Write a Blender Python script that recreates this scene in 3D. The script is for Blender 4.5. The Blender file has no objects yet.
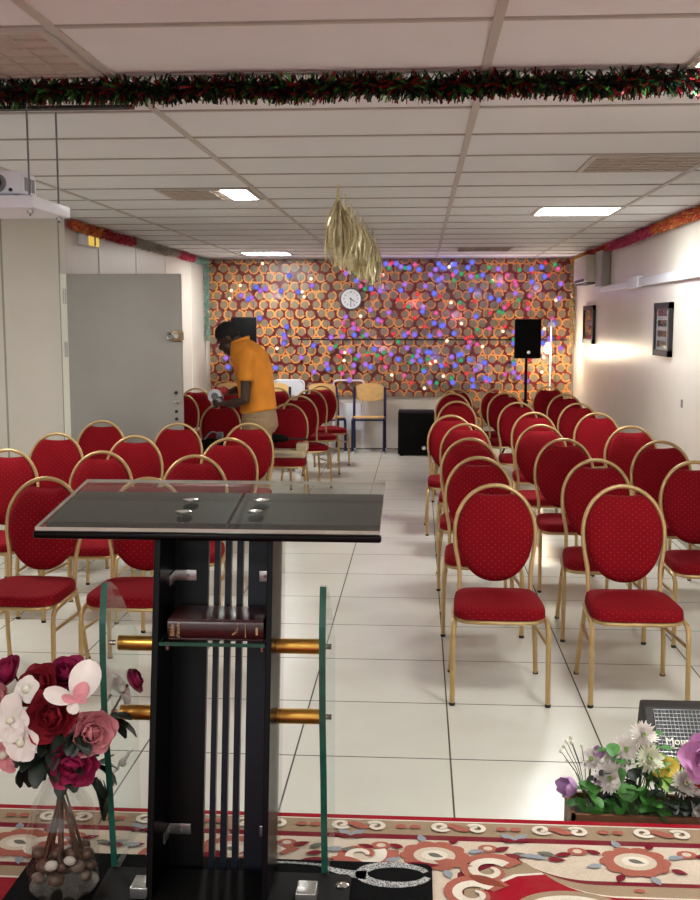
import bpy, bmesh, math, random
from mathutils import Vector, Matrix, Euler
R = random.Random(7)
PI = math.pi
COL = bpy.context.scene.collection
SC = bpy.context.scene

# ------------------------------------------------------------------ materials
def lin(c):
    def f(v):
        v /= 255.0
        return v / 12.92 if v <= 0.04045 else ((v + 0.055) / 1.055) ** 2.4
    return (f(c[0]), f(c[1]), f(c[2]), 1.0)

class NT:
    """small helper to write shader maths"""
    def __init__(s, name):
        s.m = bpy.data.materials.new(name); s.m.use_nodes = True
        s.t = s.m.node_tree; s.t.nodes.clear()
        s.out = s.n('ShaderNodeOutputMaterial')
    def n(s, kind, **kw):
        nd = s.t.nodes.new(kind)
        for k, v in kw.items(): setattr(nd, k, v)
        return nd
    def put(s, sock, v):
        if hasattr(v, 'is_output'): s.t.links.new(v, sock)
        else: sock.default_value = v
    def m_(s, op, a, b=None, c=None):
        nd = s.n('ShaderNodeMath', operation=op)
        s.put(nd.inputs[0], a)
        if b is not None: s.put(nd.inputs[1], b)
        if c is not None: s.put(nd.inputs[2], c)
        return nd.outputs[0]
    def mix(s, f, a, b):
        nd = s.n('ShaderNodeMix', data_type='RGBA')
        s.put(nd.inputs[0], f); s.put(nd.inputs[6], a); s.put(nd.inputs[7], b)
        return nd.outputs[2]
    def xyz(s):
        tc = s.n('ShaderNodeTexCoord'); sp = s.n('ShaderNodeSeparateXYZ')
        s.t.links.new(tc.outputs['Object'], sp.inputs[0])
        return tc.outputs['Object'], sp.outputs[0], sp.outputs[1], sp.outputs[2]
    def noise(s, vec, scale, detail=3, rough=0.55):
        nd = s.n('ShaderNodeTexNoise'); s.put(nd.inputs['Vector'], vec)
        nd.inputs['Scale'].default_value = scale; nd.inputs['Detail'].default_value = detail
        nd.inputs['Roughness'].default_value = rough
        return nd.outputs[0]
    def ramp(s, f, a, b):
        nd = s.n('ShaderNodeMapRange'); s.put(nd.inputs[0], f)
        nd.inputs[1].default_value = a; nd.inputs[2].default_value = b
        return nd.outputs[0]
    def bsdf(s, color, rough=0.5, metal=0.0, bump=None, bstr=0.2, bdist=0.01, **kw):
        b = s.n('ShaderNodeBsdfPrincipled')
        s.put(b.inputs['Base Color'], color); s.put(b.inputs['Roughness'], rough); s.put(b.inputs['Metallic'], metal)
        for k, v in kw.items(): s.put(b.inputs[k.replace('_', ' ')], v)
        if bump is not None:
            bp = s.n('ShaderNodeBump'); bp.inputs['Strength'].default_value = bstr; bp.inputs['Distance'].default_value = bdist
            s.put(bp.inputs['Height'], bump); s.t.links.new(bp.outputs[0], b.inputs['Normal'])
        return b.outputs[0]
    def done(s, sh):
        s.t.links.new(sh, s.out.inputs[0]); return s.m

def mat(name, c, rough=0.5, metal=0.0, var=0.06, scale=14.0, bump=0.0, **kw):
    """principled with a little procedural colour variation"""
    t = NT(name); v, x, y, z = t.xyz()
    nz = t.noise(v, scale)
    a = lin(c); d = tuple(max(0, k * (1 - var * 2.2)) for k in a[:3]) + (1,)
    col = t.mix(t.ramp(nz, 0.3, 0.7), d, a)
    return t.done(t.bsdf(col, rough, metal, nz if bump else None, bump, 0.004, **kw))

def emis(name, c, strength):
    t = NT(name); v, x, y, z = t.xyz()
    e = t.n('ShaderNodeEmission'); e.inputs[0].default_value = lin(c); e.inputs[1].default_value = strength
    return t.done(e.outputs[0])

def thin_glass(name, tint=(0.93, 0.96, 0.95), refl=0.025):
    t = NT(name)
    tr = t.n('ShaderNodeBsdfTransparent'); tr.inputs[0].default_value = tint + (1,)
    gl = t.n('ShaderNodeBsdfGlossy'); gl.inputs[1].default_value = 0.03; gl.inputs[0].default_value = (1, 1, 1, 1)
    lw = t.n('ShaderNodeLayerWeight'); lw.inputs[0].default_value = 0.25
    f = t.m_('ADD', t.m_('MULTIPLY', lw.outputs[0], 0.16), refl)
    mx = t.n('ShaderNodeMixShader'); t.put(mx.inputs[0], f)
    t.t.links.new(tr.outputs[0], mx.inputs[1]); t.t.links.new(gl.outputs[0], mx.inputs[2])
    return t.done(mx.outputs[0])

def fabric_mat(name, c, dots=True):
    t = NT(name); v, x, y, z = t.xyz()
    nz = t.noise(v, 220, 2)
    big = t.noise(v, 6, 2)
    base = t.mix(t.ramp(big, 0.3, 0.7), tuple(k * 0.86 for k in lin(c)[:3]) + (1,), lin(c))
    s = 0.034
    def lat(o):
        fx = t.m_('SUBTRACT', t.m_('FRACT', t.m_('ADD', t.m_('DIVIDE', x, s), 50 + o)), 0.5)
        h = t.m_('ADD', z, t.m_('MULTIPLY', y, 0.9))
        fz = t.m_('SUBTRACT', t.m_('FRACT', t.m_('ADD', t.m_('DIVIDE', h, s), 50 + o)), 0.5)
        return t.m_('LESS_THAN', t.m_('SQRT', t.m_('ADD', t.m_('MULTIPLY', fx, fx), t.m_('MULTIPLY', fz, fz))), 0.055)
    dot = t.m_('MULTIPLY', t.m_('MAXIMUM', lat(0), lat(0.5)), 0.34)
    col = t.mix(dot, base, lin((235, 130, 110)))
    return t.done(t.bsdf(col, 0.85, 0, nz, 0.15, 0.002, Specular_IOR_Level=0.12))

M = {}
M['gold'] = mat('gold_paint', (194, 162, 110), 0.34, 0.4, 0.05, 30)
M['gold_tube'] = mat('polished_gold', (214, 166, 80), 0.3, 0.9, 0.04, 30)
M['red'] = fabric_mat('red_fabric', (126, 7, 21))
M['rubber'] = mat('dark_rubber', (26, 24, 23), 0.7)
M['black'] = mat('black_lacquer', (4, 4, 6), 0.3, 0, 0.1, Specular_IOR_Level=0.15)
M['blackmat'] = mat('black_plastic', (9, 9, 10), 0.6, 0, 0.1, Specular_IOR_Level=0.2)
M['darkplate'] = mat('dark_plate', (26, 21, 18), 0.45, 0, 0.08, Specular_IOR_Level=0.25)
M['darkplate2'] = mat('dark_plate_b', (22, 18, 15), 0.45, 0, 0.08, Specular_IOR_Level=0.25)
M['navy'] = mat('navy_board', (18, 22, 36), 0.3, 0, 0.08, Specular_IOR_Level=0.2)
M['steel'] = mat('brushed_steel', (190, 190, 188), 0.28, 0.9, 0.04, 40)
M['chrome'] = mat('chrome', (225, 225, 225), 0.1, 1.0, 0.02)
M['white'] = mat('white_plastic', (232, 234, 244), 0.4, 0, 0.02)
M['greyplastic'] = mat('grey_plastic', (120, 122, 128), 0.5)
M['glass'] = thin_glass('clear_glass')
M['vaseglass'] = thin_glass('vase_glass', (0.95, 0.955, 0.95), 0.05)
M['gedge'] = mat('green_glass_edge', (44, 98, 84), 0.12, 0, 0.15, 20)
M['gedge2'] = mat('pale_glass_edge', (196, 190, 178), 0.1, 0, 0.1)
M['wallwhite'] = mat('wall_paint', (224, 217, 207), 0.34, 0, 0.02, 3)
M['panelwhite'] = mat('wall_panel', (216, 208, 198), 0.38, 0, 0.02, 3)
M['doorgrey'] = mat('door_paint', (158, 153, 147), 0.45, 0, 0.03, 3)
M['white_gaplight'] = mat('white_and_gap_light', (245, 242, 228), 0.4, 0, 0.01)  # plain white; on the strip beside the door it stands for gap light
M['wood'] = mat('beech_wood', (232, 188, 122), 0.45, 0, 0.08, 22)
M['navytube'] = mat('navy_tube', (30, 36, 78), 0.35, 0.1)
M['skin'] = mat('dark_skin', (66, 42, 32), 0.5, 0, 0.08, 30)
M['hair'] = mat('black_hair', (14, 12, 12), 0.8, 0, 0.2, 160, 0.5)
M['orange'] = mat('orange_cotton', (226, 140, 38), 0.85, 0, 0.07, 10, 0.1)
M['khaki'] = mat('khaki_cotton', (158, 130, 98), 0.85, 0, 0.08, 10, 0.1)
M['redplastic'] = mat('red_plastic', (170, 25, 30), 0.4)
M['cream'] = mat('cream_plastic', (214, 196, 160), 0.5)
M['brownbox'] = mat('brown_planter', (120, 78, 52), 0.6, 0, 0.1, 30)
M['soil'] = mat('grey_foam', (120, 122, 104), 0.9, 0, 0.2, 60, 0.4)
M['leaf'] = mat('green_leaf', (72, 138, 56), 0.5, 0, 0.2, 30)
M['leafl'] = mat('light_leaf', (140, 178, 72), 0.5, 0, 0.2, 30)
M['leafd'] = mat('dark_leaf', (26, 40, 30), 0.5, 0, 0.2, 30)
M['stem'] = mat('brown_stem', (84, 60, 42), 0.7, 0, 0.15, 30)
M['stemg'] = mat('green_stem', (70, 100, 50), 0.7, 0, 0.15, 30)
M['burg'] = mat('burgundy_petal', (160, 26, 46), 0.6, 0, 0.22, 24)
M['mag'] = mat('magenta_petal', (172, 34, 88), 0.6, 0, 0.22, 24)
M['pink'] = mat('pink_petal', (226, 150, 158), 0.6, 0, 0.1, 24)
M['pinkc'] = mat('carnation_pink', (238, 176, 226), 0.6, 0, 0.12, 24)
M['wpetal'] = mat('white_petal', (238, 232, 226), 0.6, 0, 0.05, 24)
M['cpetal'] = mat('creamy_petal', (228, 230, 208), 0.6, 0, 0.08, 24)
M['purple'] = mat('purple_petal', (212, 168, 218), 0.6, 0, 0.2, 24)
M['scarlet'] = mat('scarlet_petal', (206, 34, 30), 0.6, 0, 0.12, 24)
M['yellow'] = mat('yellow_petal', (228, 196, 70), 0.6, 0, 0.1, 24)
M['goldfoil'] = mat('gold_foil', (236, 222, 178), 0.4, 0.4, 0.15, 60)
M['stone1'] = mat('brown_stone', (104, 80, 66), 0.35, 0, 0.2, 30)
M['stone2'] = mat('grey_stone', (128, 112, 98), 0.35, 0, 0.15, 30)
M['stone3'] = mat('white_stone', (208, 200, 188), 0.4, 0, 0.08, 30)
for k, c in dict(t_green=(22, 58, 36), t_dark=(20, 28, 22), t_red=(140, 24, 32), t_lime=(80, 150, 60), t_orange=(232, 112, 62), t_gold=(224, 180, 80),
                 t_pink=(242, 104, 156), t_rose=(230, 84, 96), t_silver=(206, 200, 188), t_teal=(150, 222, 206), t_mag=(220, 84, 146)).items():
    M[k] = mat('tinsel_' + k, c, 0.35, 0.35, 0.2, 60)
M['bookred'] = mat('dark_leather', (58, 22, 24), 0.32, 0, 0.15, 40, 0.1)
M['pages'] = mat('book_pages', (180, 160, 110), 0.6)
M['goldink'] = mat('gold_print', (200, 176, 130), 0.4, 0.3)
M['ceil'] = mat('ceiling_tile', (232, 234, 236), 0.75, 0, 0.02, 2.0)
M['ceilbar'] = mat('ceiling_bar', (192, 187, 180), 0.5, 0, 0.02)
M['ceilgap'] = mat('ceiling_gap', (172, 166, 160), 0.7)
M['louvre'] = mat('unlit_diffuser', (186, 175, 164), 0.5, 0, 0.03)
M['litpanel'] = emis('lit_panel', (250, 252, 248), 54.0)
M['lampglow'] = emis('lamp_bulb', (255, 232, 190), 30.0)
M['amber'] = emis('amber_lamp', (240, 196, 90), 0.9)
M['speakergrille'] = mat('speaker_grille', (10, 10, 11), 0.7, 0, 0.3, 260, 0.3, Specular_IOR_Level=0.15)
M['ink'] = mat('black_ink', (20, 20, 22), 0.5)
M['poster'] = mat('poster_paper', (206, 204, 214), 0.15, 0, 0.12, 20)
M['posterdark'] = mat('poster_print', (70, 66, 74), 0.2, 0, 0.3, 60)
M['posterwarm'] = mat('poster_warm', (190, 110, 80), 0.2, 0, 0.3, 30)
M['brass'] = mat('aged_brass', (150, 128, 96), 0.35, 0.7)

# ------------------------------------------------------------------ mesh builder
class MB:
    def __init__(s): s.v = []; s.f = []; s.mi = []; s.cur = 0
    def add(s, vs, fs):
        o = len(s.v); s.v += [tuple(p) for p in vs]
        for f in fs: s.f.append(tuple(i + o for i in f)); s.mi.append(s.cur)
        return s
    def mat(s, i): s.cur = i; return s
    def box(s, x0, x1, y0, y1, z0, z1):
        vs = [(x, y, z) for x in (x0, x1) for y in (y0, y1) for z in (z0, z1)]
        return s.add(vs, [(0, 1, 3, 2), (4, 6, 7, 5), (0, 4, 5, 1), (2, 3, 7, 6), (0, 2, 6, 4), (1, 5, 7, 3)])
    def cbox(s, x0, x1, y0, y1, z0, z1, b=0.01):
        """box with chamfered edges"""
        t = bmesh.new(); bmesh.ops.create_cube(t, size=1)
        for v in t.verts: v.co = Vector(((x0 + x1) / 2 + v.co.x * (x1 - x0), (y0 + y1) / 2 + v.co.y * (y1 - y0), (z0 + z1) / 2 + v.co.z * (z1 - z0)))
        bmesh.ops.bevel(t, geom=t.edges[:], offset=b, segments=3, profile=0.5, affect='EDGES')
        return s.bm(t)
    def bm(s, t):
        t.verts.index_update()
        s.add([v.co for v in t.verts], [[v.index for v in f.verts] for f in t.faces]); t.free(); return s
    def tube(s, pts, r, n=10, closed=False, cap=True):
        pts = [Vector(p) for p in pts]; N = len(pts)
        rs = r if isinstance(r, (list, tuple)) else [r] * N
        rings = []; prev = None
        for i, p in enumerate(pts):
            a = pts[(i - 1) % N] if (closed or i > 0) else p
            b = pts[(i + 1) % N] if (closed or i < N - 1) else p
            d = (b - a).normalized()
            if prev is None:
                up = Vector((0, 0, 1)) if abs(d.z) < 0.9 else Vector((0, 1, 0))
                prev = (up - d * up.dot(d)).normalized()
            else:
                q = prev - d * prev.dot(d)
                prev = q.normalized() if q.length > 1e-6 else prev
            w = d.cross(prev); rr = rs[i]
            rx, ry = rr if isinstance(rr, (list, tuple)) else (rr, rr)
            rings.append([p + prev * (rx * math.cos(2 * PI * k / n)) + w * (ry * math.sin(2 * PI * k / n)) for k in range(n)])
        return s.loft(rings, closed, cap)
    def loft(s, rings, closed=False, cap=True):
        n = len(rings[0]); vs = [p for r_ in rings for p in r_]; fs = []
        L = len(rings)
        for i in range(L if closed else L - 1):
            for k in range(n):
                a = i * n + k; b = i * n + (k + 1) % n; c = ((i + 1) % L) * n + (k + 1) % n; d = ((i + 1) % L) * n + k
                fs.append((a, b, c, d))
        if cap and not closed:
            fs.append(tuple(range(n - 1, -1, -1))); fs.append(tuple((L - 1) * n + k for k in range(n)))
        return s.add(vs, fs)
    def lathe(s, prof, c=(0, 0, 0), n=24, cap=True):
        rings = [[(c[0] + r * math.cos(2 * PI * k / n), c[1] + r * math.sin(2 * PI * k / n), c[2] + z) for k in range(n)] for r, z in prof]
        return s.loft(rings, False, cap)
    def ell(s, c, rx, ry, rz, rot=None, n=16, m=10):
        rings = []
        q = rot.to_matrix() if rot else Matrix.Identity(3)
        for i in range(m + 1):
            a = -PI / 2 + PI * i / m; a = max(-PI / 2 + 0.02, min(PI / 2 - 0.02, a))
            rings.append([Vector(c) + q @ Vector((rx * math.cos(a) * math.cos(2 * PI * k / n), ry * math.cos(a) * math.sin(2 * PI * k / n), rz * math.sin(a))) for k in range(n)])
        return s.loft(rings)
    def prism(s, poly, d):
        """poly: 3d points, extruded by vector d"""
        d = Vector(d); n = len(poly); p = [Vector(q) for q in poly]
        vs = p + [q + d for q in p]
        fs = [tuple(range(n - 1, -1, -1)), tuple(range(n, 2 * n))] + [(k, (k + 1) % n, n + (k + 1) % n, n + k) for k in range(n)]
        return s.add(vs, fs)
    def build(s, name, mats, parent=None, smooth=True, bevel=0.0, world=True, sharp=40, recalc=True):
        """ONE object; with world=True the vertices are in world space and are moved into the parent's space"""
        me = bpy.data.meshes.new(name)
        off = Vector((0, 0, 0))
        if parent is not None and world:
            r_ = parent
            while r_.parent: r_ = r_.parent
            off = Vector(r_.location)
        me.from_pydata([Vector(v) - off for v in s.v], [], s.f)
        mats = mats if isinstance(mats, (list, tuple)) else [mats]
        for m_ in mats: me.materials.append(m_)
        me.polygons.foreach_set('material_index', s.mi)
        t = bmesh.new(); t.from_mesh(me)
        if recalc: bmesh.ops.recalc_face_normals(t, faces=t.faces[:])
        if bevel:
            bmesh.ops.remove_doubles(t, verts=t.verts[:], dist=1e-5)
            ed = [e for e in t.edges if len(e.link_faces) == 2 and e.calc_face_angle(0) > 0.6]
            bmesh.ops.bevel(t, geom=ed, offset=bevel, segments=2, profile=0.5, affect='EDGES')
        if smooth:
            for f in t.faces: f.smooth = True
            for e in t.edges:
                if len(e.link_faces) == 2 and e.calc_face_angle(0) > math.radians(sharp): e.smooth = False
        t.to_mesh(me); t.free()
        o = bpy.data.objects.new(name, me); COL.objects.link(o)
        if parent is not None: o.parent = parent
        return o

def tag(o, label, cat, group=None, kind=None):
    o['label'] = label; o['category'] = cat
    if group: o['group'] = group
    if kind: o['kind'] = kind
    return o
def thing(name, label, cat, loc=(0, 0, 0), rz=0, group=None):
    o = bpy.data.objects.new(name, None); COL.objects.link(o); o.empty_display_size = 0.1
    o.location = loc; o.rotation_euler = (0, 0, rz)
    return tag(o, label, cat, group)
def struct(o): o['kind'] = 'structure'; return o
def copy_tree(o, parent=None):
    c = o.copy(); COL.objects.link(c)
    if parent is not None: c.parent = parent
    for ch in o.children: copy_tree(ch, c)
    return c
def text_bm(mb, s, size, mtx, depth=0.0005):
    cu = bpy.data.curves.new('lettering', 'FONT'); cu.body = s; cu.size = size; cu.extrude = depth; cu.align_x = 'CENTER'; cu.align_y = 'CENTER'
    o = bpy.data.objects.new('lettering', cu); COL.objects.link(o)
    bpy.context.view_layer.update()
    me = bpy.data.meshes.new_from_object(o.evaluated_get(bpy.context.evaluated_depsgraph_get()))
    mb.add([mtx @ v.co for v in me.vertices], [tuple(p.vertices) for p in me.polygons])
    bpy.data.objects.remove(o); bpy.data.curves.remove(cu); bpy.data.meshes.remove(me)
    return mb
def remeshed(o, voxel, smooth=4):
    md = o.modifiers.new('r', 'REMESH'); md.mode = 'VOXEL'; md.voxel_size = voxel; md.use_smooth_shade = True
    ms = o.modifiers.new('s', 'SMOOTH'); ms.iterations = smooth; ms.factor = 0.5
    bpy.context.view_layer.update()
    me = bpy.data.meshes.new_from_object(o.evaluated_get(bpy.context.evaluated_depsgraph_get()))
    o.modifiers.clear(); old = o.data; o.data = me; me.name = old.name
    if not me.materials:
        for m_ in old.materials: me.materials.append(m_)
    for p in me.polygons: p.use_smooth = True
    bpy.data.meshes.remove(old)
    return o

# ------------------------------------------------------------------ camera: eye of a standing person, turned a little left and down
CAMZ = 1.676
cam = bpy.data.cameras.new('camera'); cam.sensor_fit = 'VERTICAL'; cam.sensor_height = 36.0; cam.lens = 1070 * 36 / 900
cam.clip_start = 0.05; cam.clip_end = 100
co = bpy.data.objects.new('camera', cam); COL.objects.link(co)
co.location = (0, 0, CAMZ); co.rotation_euler = (math.radians(90 - 6.875), 0, math.radians(3.716))
SC.camera = co
SC.view_settings.view_transform = 'Standard'
SC.view_settings.look = 'None'
SC.view_settings.exposure = 0.0

# ------------------------------------------------------------------ room shell
XL, XR, YB, ZC = -2.83, 2.0, 14.1, 2.486
YS = 8.5            # where the left wall steps in
def floor_mat():
    t = NT('beige_floor_tiles'); v, x, y, z = t.xyz()
    def line(c, o, w):
        f = t.m_('FRACT', t.m_('ADD', t.m_('DIVIDE', t.m_('SUBTRACT', c, o), 0.603), 40))
        d = t.m_('MINIMUM', f, t.m_('SUBTRACT', 1.0, f))
        return t.m_('LESS_THAN', d, w)
    g = t.m_('MAXIMUM', line(x, 0.13, 0.0055), line(y, 3.967, 0.0062))
    ix = t.m_('FLOOR', t.m_('DIVIDE', t.m_('SUBTRACT', x, 0.13), 0.603)); iy = t.m_('FLOOR', t.m_('DIVIDE', t.m_('SUBTRACT', y, 3.967), 0.603))
    cb = t.n('ShaderNodeCombineXYZ'); t.put(cb.inputs[0], ix); t.put(cb.inputs[1], iy)
    wn = t.n('ShaderNodeTexWhiteNoise'); t.put(wn.inputs['Vector'], cb.outputs[0])
    a = t.mix(wn.outputs[0], lin((208, 207, 196)), lin((215, 213, 203)))
    nz = t.noise(v, 5, 4)
    a = t.mix(t.m_('MULTIPLY', t.ramp(nz, 0.35, 0.75), 0.3), a, lin((198, 193, 180)))
    col = t.mix(g, a, lin((66, 56, 48)))
    r = t.m_('ADD', 0.26, t.m_('MULTIPLY', g, 0.5))
    return t.done(t.bsdf(col, r, 0, t.m_('SUBTRACT', 1.0, g), 0.3, 0.003))
M['floor'] = floor_mat()
struct(MB().box(-5.2, XR + 0.4, -3.2, YB + 0.3, -0.1, 0).build('floor', M['floor'], smooth=False))
struct(MB().box(-5.2, XR + 0.4, -3.2, YB + 0.3, ZC, ZC + 0.1).build('ceiling', M['ceil'], smooth=False))
struct(MB().box(XR, XR + 0.15, -3.2, YB + 0.3, 0, ZC).build('wall_right', M['wallwhite'], smooth=False))
struct(MB().box(-5.2, XR + 0.15, YB, YB + 0.15, 0, ZC).build('wall_back', M['wallwhite'], smooth=False))
struct(MB().box(XL - 0.1, XL, YS, YB, 0, ZC).build('wall_left', M['panelwhite'], smooth=False))
struct(MB().box(-5.2, XL - 0.05, YS - 0.002, YS + 0.1, 0, ZC).build('wall_left_return', M['panelwhite'], smooth=False))
struct(MB().box(-5.0, -4.85, -3.2, YS, 0, ZC).build('wall_left_front', M['panelwhite'], smooth=False))
# panel joints
t1 = MB()
for y in (9.41, 10.66, 11.89, 13.2): t1.box(XL, XL + 0.006, y - 0.012, y + 0.012, 0, ZC)
t1.build('trim_1', M['white_gaplight'], smooth=False)['kind'] = 'structure'
t1 = MB()
for x in (-3.35,): t1.box(x - 0.008, x + 0.008, YS - 0.004, YS, 0, ZC)
t1.box(XL - 0.055, XL - 0.047, YS - 0.006, YS, 0, ZC)
t1.build('trim_2', M['doorgrey'], smooth=False)['kind'] = 'structure'
struct(MB().box(XL - 0.042, XL + 0.012, YS - 0.02, YS - 0.003, 0, 2.05).build('trim_3', M['white_gaplight'], smooth=False))  # white strip painted in for the light showing through the hinge gap
struct(MB().box(XR - 0.012, XR, 3.0, YB, 0, 0.07).build('baseboard_right', M['doorgrey'], smooth=False))
# ceiling grid
g = MB()
for x in (-2.23 - 1.235, -2.23, -1.025, 0.205, 1.452): g.box(x - 0.014, x + 0.014, -3, YB, ZC - 0.006, ZC + 0.001)
struct(g.build('trim_4', M['ceilbar'], smooth=False))
g = MB()
ys = [3.012 + 0.602 * k for k in range(-9, 19)]
for y in ys: g.box(-5, XR, y - 0.006, y + 0.006, ZC - 0.004, ZC + 0.001)
struct(g.build('trim_5', M['ceilgap'], smooth=False))
g = MB()
for y in ys: g.box(-5, XR, y + 0.006, y + 0.02, ZC - 0.005, ZC + 0.001)
struct(g.build('trim_6', M['ceilbar'], smooth=False))

# patterned covering of the back wall
def ring_wall():
    t = NT('ring_pattern_wallpaper'); v, x, y, z = t.xyz()
    s = 0.136; h = s * math.sqrt(3)
    def lat(o, seed):
        u = t.m_('ADD', t.m_('DIVIDE', x, s), 60 + o); w = t.m_('ADD', t.m_('DIVIDE', z, h), 60 + o)
        cb = t.n('ShaderNodeCombineXYZ'); t.put(cb.inputs[0], t.m_('FLOOR', u)); t.put(cb.inputs[1], t.m_('FLOOR', w)); cb.inputs[2].default_value = seed
        wn = t.n('ShaderNodeTexWhiteNoise'); t.put(wn.inputs['Vector'], cb.outputs[0])
        sp = t.n('ShaderNodeSeparateXYZ'); t.put(sp.inputs[0], wn.outputs[1])
        jx = t.m_('MULTIPLY', t.m_('SUBTRACT', sp.outputs[0], 0.5), 0.02); jz = t.m_('MULTIPLY', t.m_('SUBTRACT', sp.outputs[1], 0.5), 0.02)
        qx = t.m_('ADD', t.m_('MULTIPLY', t.m_('SUBTRACT', t.m_('FRACT', u), 0.5), s), jx)
        qz = t.m_('ADD', t.m_('MULTIPLY', t.m_('SUBTRACT', t.m_('FRACT', w), 0.5), h), jz)
        d = t.m_('SQRT', t.m_('ADD', t.m_('MULTIPLY', qx, qx), t.m_('MULTIPLY', qz, qz)))
        ang = t.m_('ARCTAN2', qz, qx)
        ring = t.m_('LESS_THAN', t.m_('ABSOLUTE', t.m_('SUBTRACT', d, 0.0585)), 0.0095)
        inner = t.m_('LESS_THAN', d, 0.051)
        colr = t.m_('GREATER_THAN', t.m_('SINE', t.m_('ADD', ang, t.m_('MULTIPLY', wn.outputs[0], 6.28))), -0.25)
        return ring, inner, colr, d
    r0, i0, c0, d0 = lat(0, 1.0); r1, i1, c1, d1 = lat(0.5, 2.0)
    nz = t.noise(v, 30, 3)
    bg = t.mix(nz, lin((58, 36, 26)), lin((86, 56, 38)))
    disc = t.mix(nz, lin((120, 106, 86)), lin((160, 144, 116)))
    col = t.mix(t.m_('MAXIMUM', i0, i1), bg, disc)
    orange = t.mix(nz, lin((222, 132, 58)), lin((244, 172, 96)))
    maroon = lin((132, 24, 34))
    col = t.mix(r0, col, t.mix(c0, maroon, orange))
    col = t.mix(r1, col, t.mix(c1, maroon, orange))
    ht = t.m_('ADD', t.m_('MAXIMUM', r0, r1), t.m_('MULTIPLY', t.m_('MINIMUM', d0, d1), -6.0))
    return t.done(t.bsdf(col, 0.3, 0.0, ht, 0.35, 0.01, Specular_IOR_Level=0.6))
M['rings'] = ring_wall()
YP = YB - 0.03
rw = MB()
rw.box(-2.77, -2.2, YP, YB, 0.36, ZC - 0.01).box(-2.2, 0.55, YP, YB, 0.69, ZC - 0.01).box(0.55, 1.97, YP, YB, 0.30, ZC - 0.01)
tag(rw.build('patterned_wall_covering', M['rings'], smooth=False), 'glossy wall covering of interlocking orange and maroon rings on the far wall', 'wall covering')
sm = MB().box(-1.6, 1.9, YP - 0.006, YP, 1.425, 1.442)
tag(sm.build('batten', M['ink'], smooth=False), 'thin dark horizontal batten across the ring pattern wall covering', 'batten')

# ------------------------------------------------------------------ the open door
door = struct(MB().cbox(-2.795, -1.88, 8.40, 8.44, 0.01, 2.045, 0.003).build('door_1', M['doorgrey']))
b = MB().cbox(-1.955, -1.885, 8.38, 8.40, 1.515, 1.60, 0.006); b.box(-1.885, -1.862, 8.37, 8.40, 1.525, 1.59)
lk = b.build('rim_lock', M['brass'], door)
MB().tube([(-1.968 + 0.026 * math.cos(a), 8.378, 1.557 + 0.026 * math.sin(a)) for a in [2 * PI * k / 16 for k in range(16)]], 0.006, 6, True).build('pull_ring', M['steel'], lk)
b = MB(); b.tube([(-1.915, 8.38, 1.557), (-1.915, 8.365, 1.557)], 0.018, 14); b.build('lock_cylinder', M['steel'], lk)
b = MB(); b.tube([(-1.93, 8.40, 1.04), (-1.93, 8.375, 1.04)], 0.014); hd = b.build('door_handle', M['steel'], door)
MB().tube([(-1.955, 8.385, 1.04), (-1.905, 8.385, 1.04)], 0.006).build('handle_bar', M['steel'], hd)
for z in (0.90, 0.96, 1.11):
    b = MB(); b.tube([(-1.93, 8.40, z), (-1.93, 8.385, z)], 0.013, 12); b.build('keyhole', M['ink'], door)
for z in (1.87, 1.45, 0.3):
    b = MB(); b.tube([(-2.812, 8.395, z - 0.06), (-2.812, 8.395, z + 0.06)], 0.012); b.build('hinge', M['steel'], door)

# ------------------------------------------------------------------ ceiling lights
def ceiling_light(x0, x1, y0, y1, label, lit):
    t = thing('ceiling_light', label, 'ceiling light', ((x0 + x1) / 2, (y0 + y1) / 2, ZC - 0.02), group='recessed square ceiling lights')
    f = MB()
    for a in ((x0, x1, y0, y0 + 0.025), (x0, x1, y1 - 0.025, y1), (x0, x0 + 0.025, y0 + 0.025, y1 - 0.025), (x1 - 0.025, x1, y0 + 0.025, y1 - 0.025)): f.box(*a, ZC - 0.012, ZC - 0.0005)
    f.build('frame', M['ceilbar'], t, smooth=False)
    if lit < 1:
        xm = x1 - max(0.025, (x1 - x0) * lit)
        MB().box(x0 + 0.025, xm, y0 + 0.025, y1 - 0.025, ZC - 0.008, ZC).build('diffuser', M['louvre'], t, smooth=False)
        lv = MB()
        for k in range(1, 6):
            yy = y0 + (y1 - y0) * k / 6; lv.box(x0 + 0.025, xm, yy - 0.003, yy + 0.003, ZC - 0.014, ZC - 0.006)
            xx = x0 + (xm - x0) * k / 6; lv.box(xx - 0.003, xx + 0.003, y0 + 0.025, y1 - 0.025, ZC - 0.014, ZC - 0.006)
        lv.build('louvre', M['louvre'], t, smooth=False)
    else: xm = x0 + 0.025
    if lit > 0: MB().box(xm, x1 - 0.025, y0 + 0.025, y1 - 0.025, ZC - 0.010, ZC - 0.001).build('glowing_panel', M['litpanel'], t, smooth=False)
ceiling_light(0.84, 1.44, 7.84, 8.42, 'bright ceiling light panel on the right above the right chair block', 1)
ceiling_light(-1.64, -1.05, 6.63, 7.21, 'half lit ceiling light on the left with its right part glowing', 0.32)
ceiling_light(-2.13, -1.55, 12.65, 13.22, 'bright ceiling light panel nearest the patterned wall, above the person', 1)
ceiling_light(0.84, 1.44, 3.02, 3.60, 'bright ceiling light cut by right photo edge beside the tinsel garland', 1)
ceiling_light(0.84, 1.44, 5.44, 6.01, 'unlit square ceiling fitting with louvre grid, right side beyond the tinsel garland', 0)
ceiling_light(0.40, 1.02, 12.05, 12.63, 'unlit square ceiling fitting far back near the patterned wall', 0)
ceiling_light(-1.65, -1.05, 3.03, 3.60, 'large unlit louvred ceiling fitting in the upper left corner', 0)
ceiling_light(-1.64, -1.05, 0.0, 0.58, 'unseen ceiling light added above and left of the viewer for more light', 1)  # unseen panel added to light the near end of the room
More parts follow.
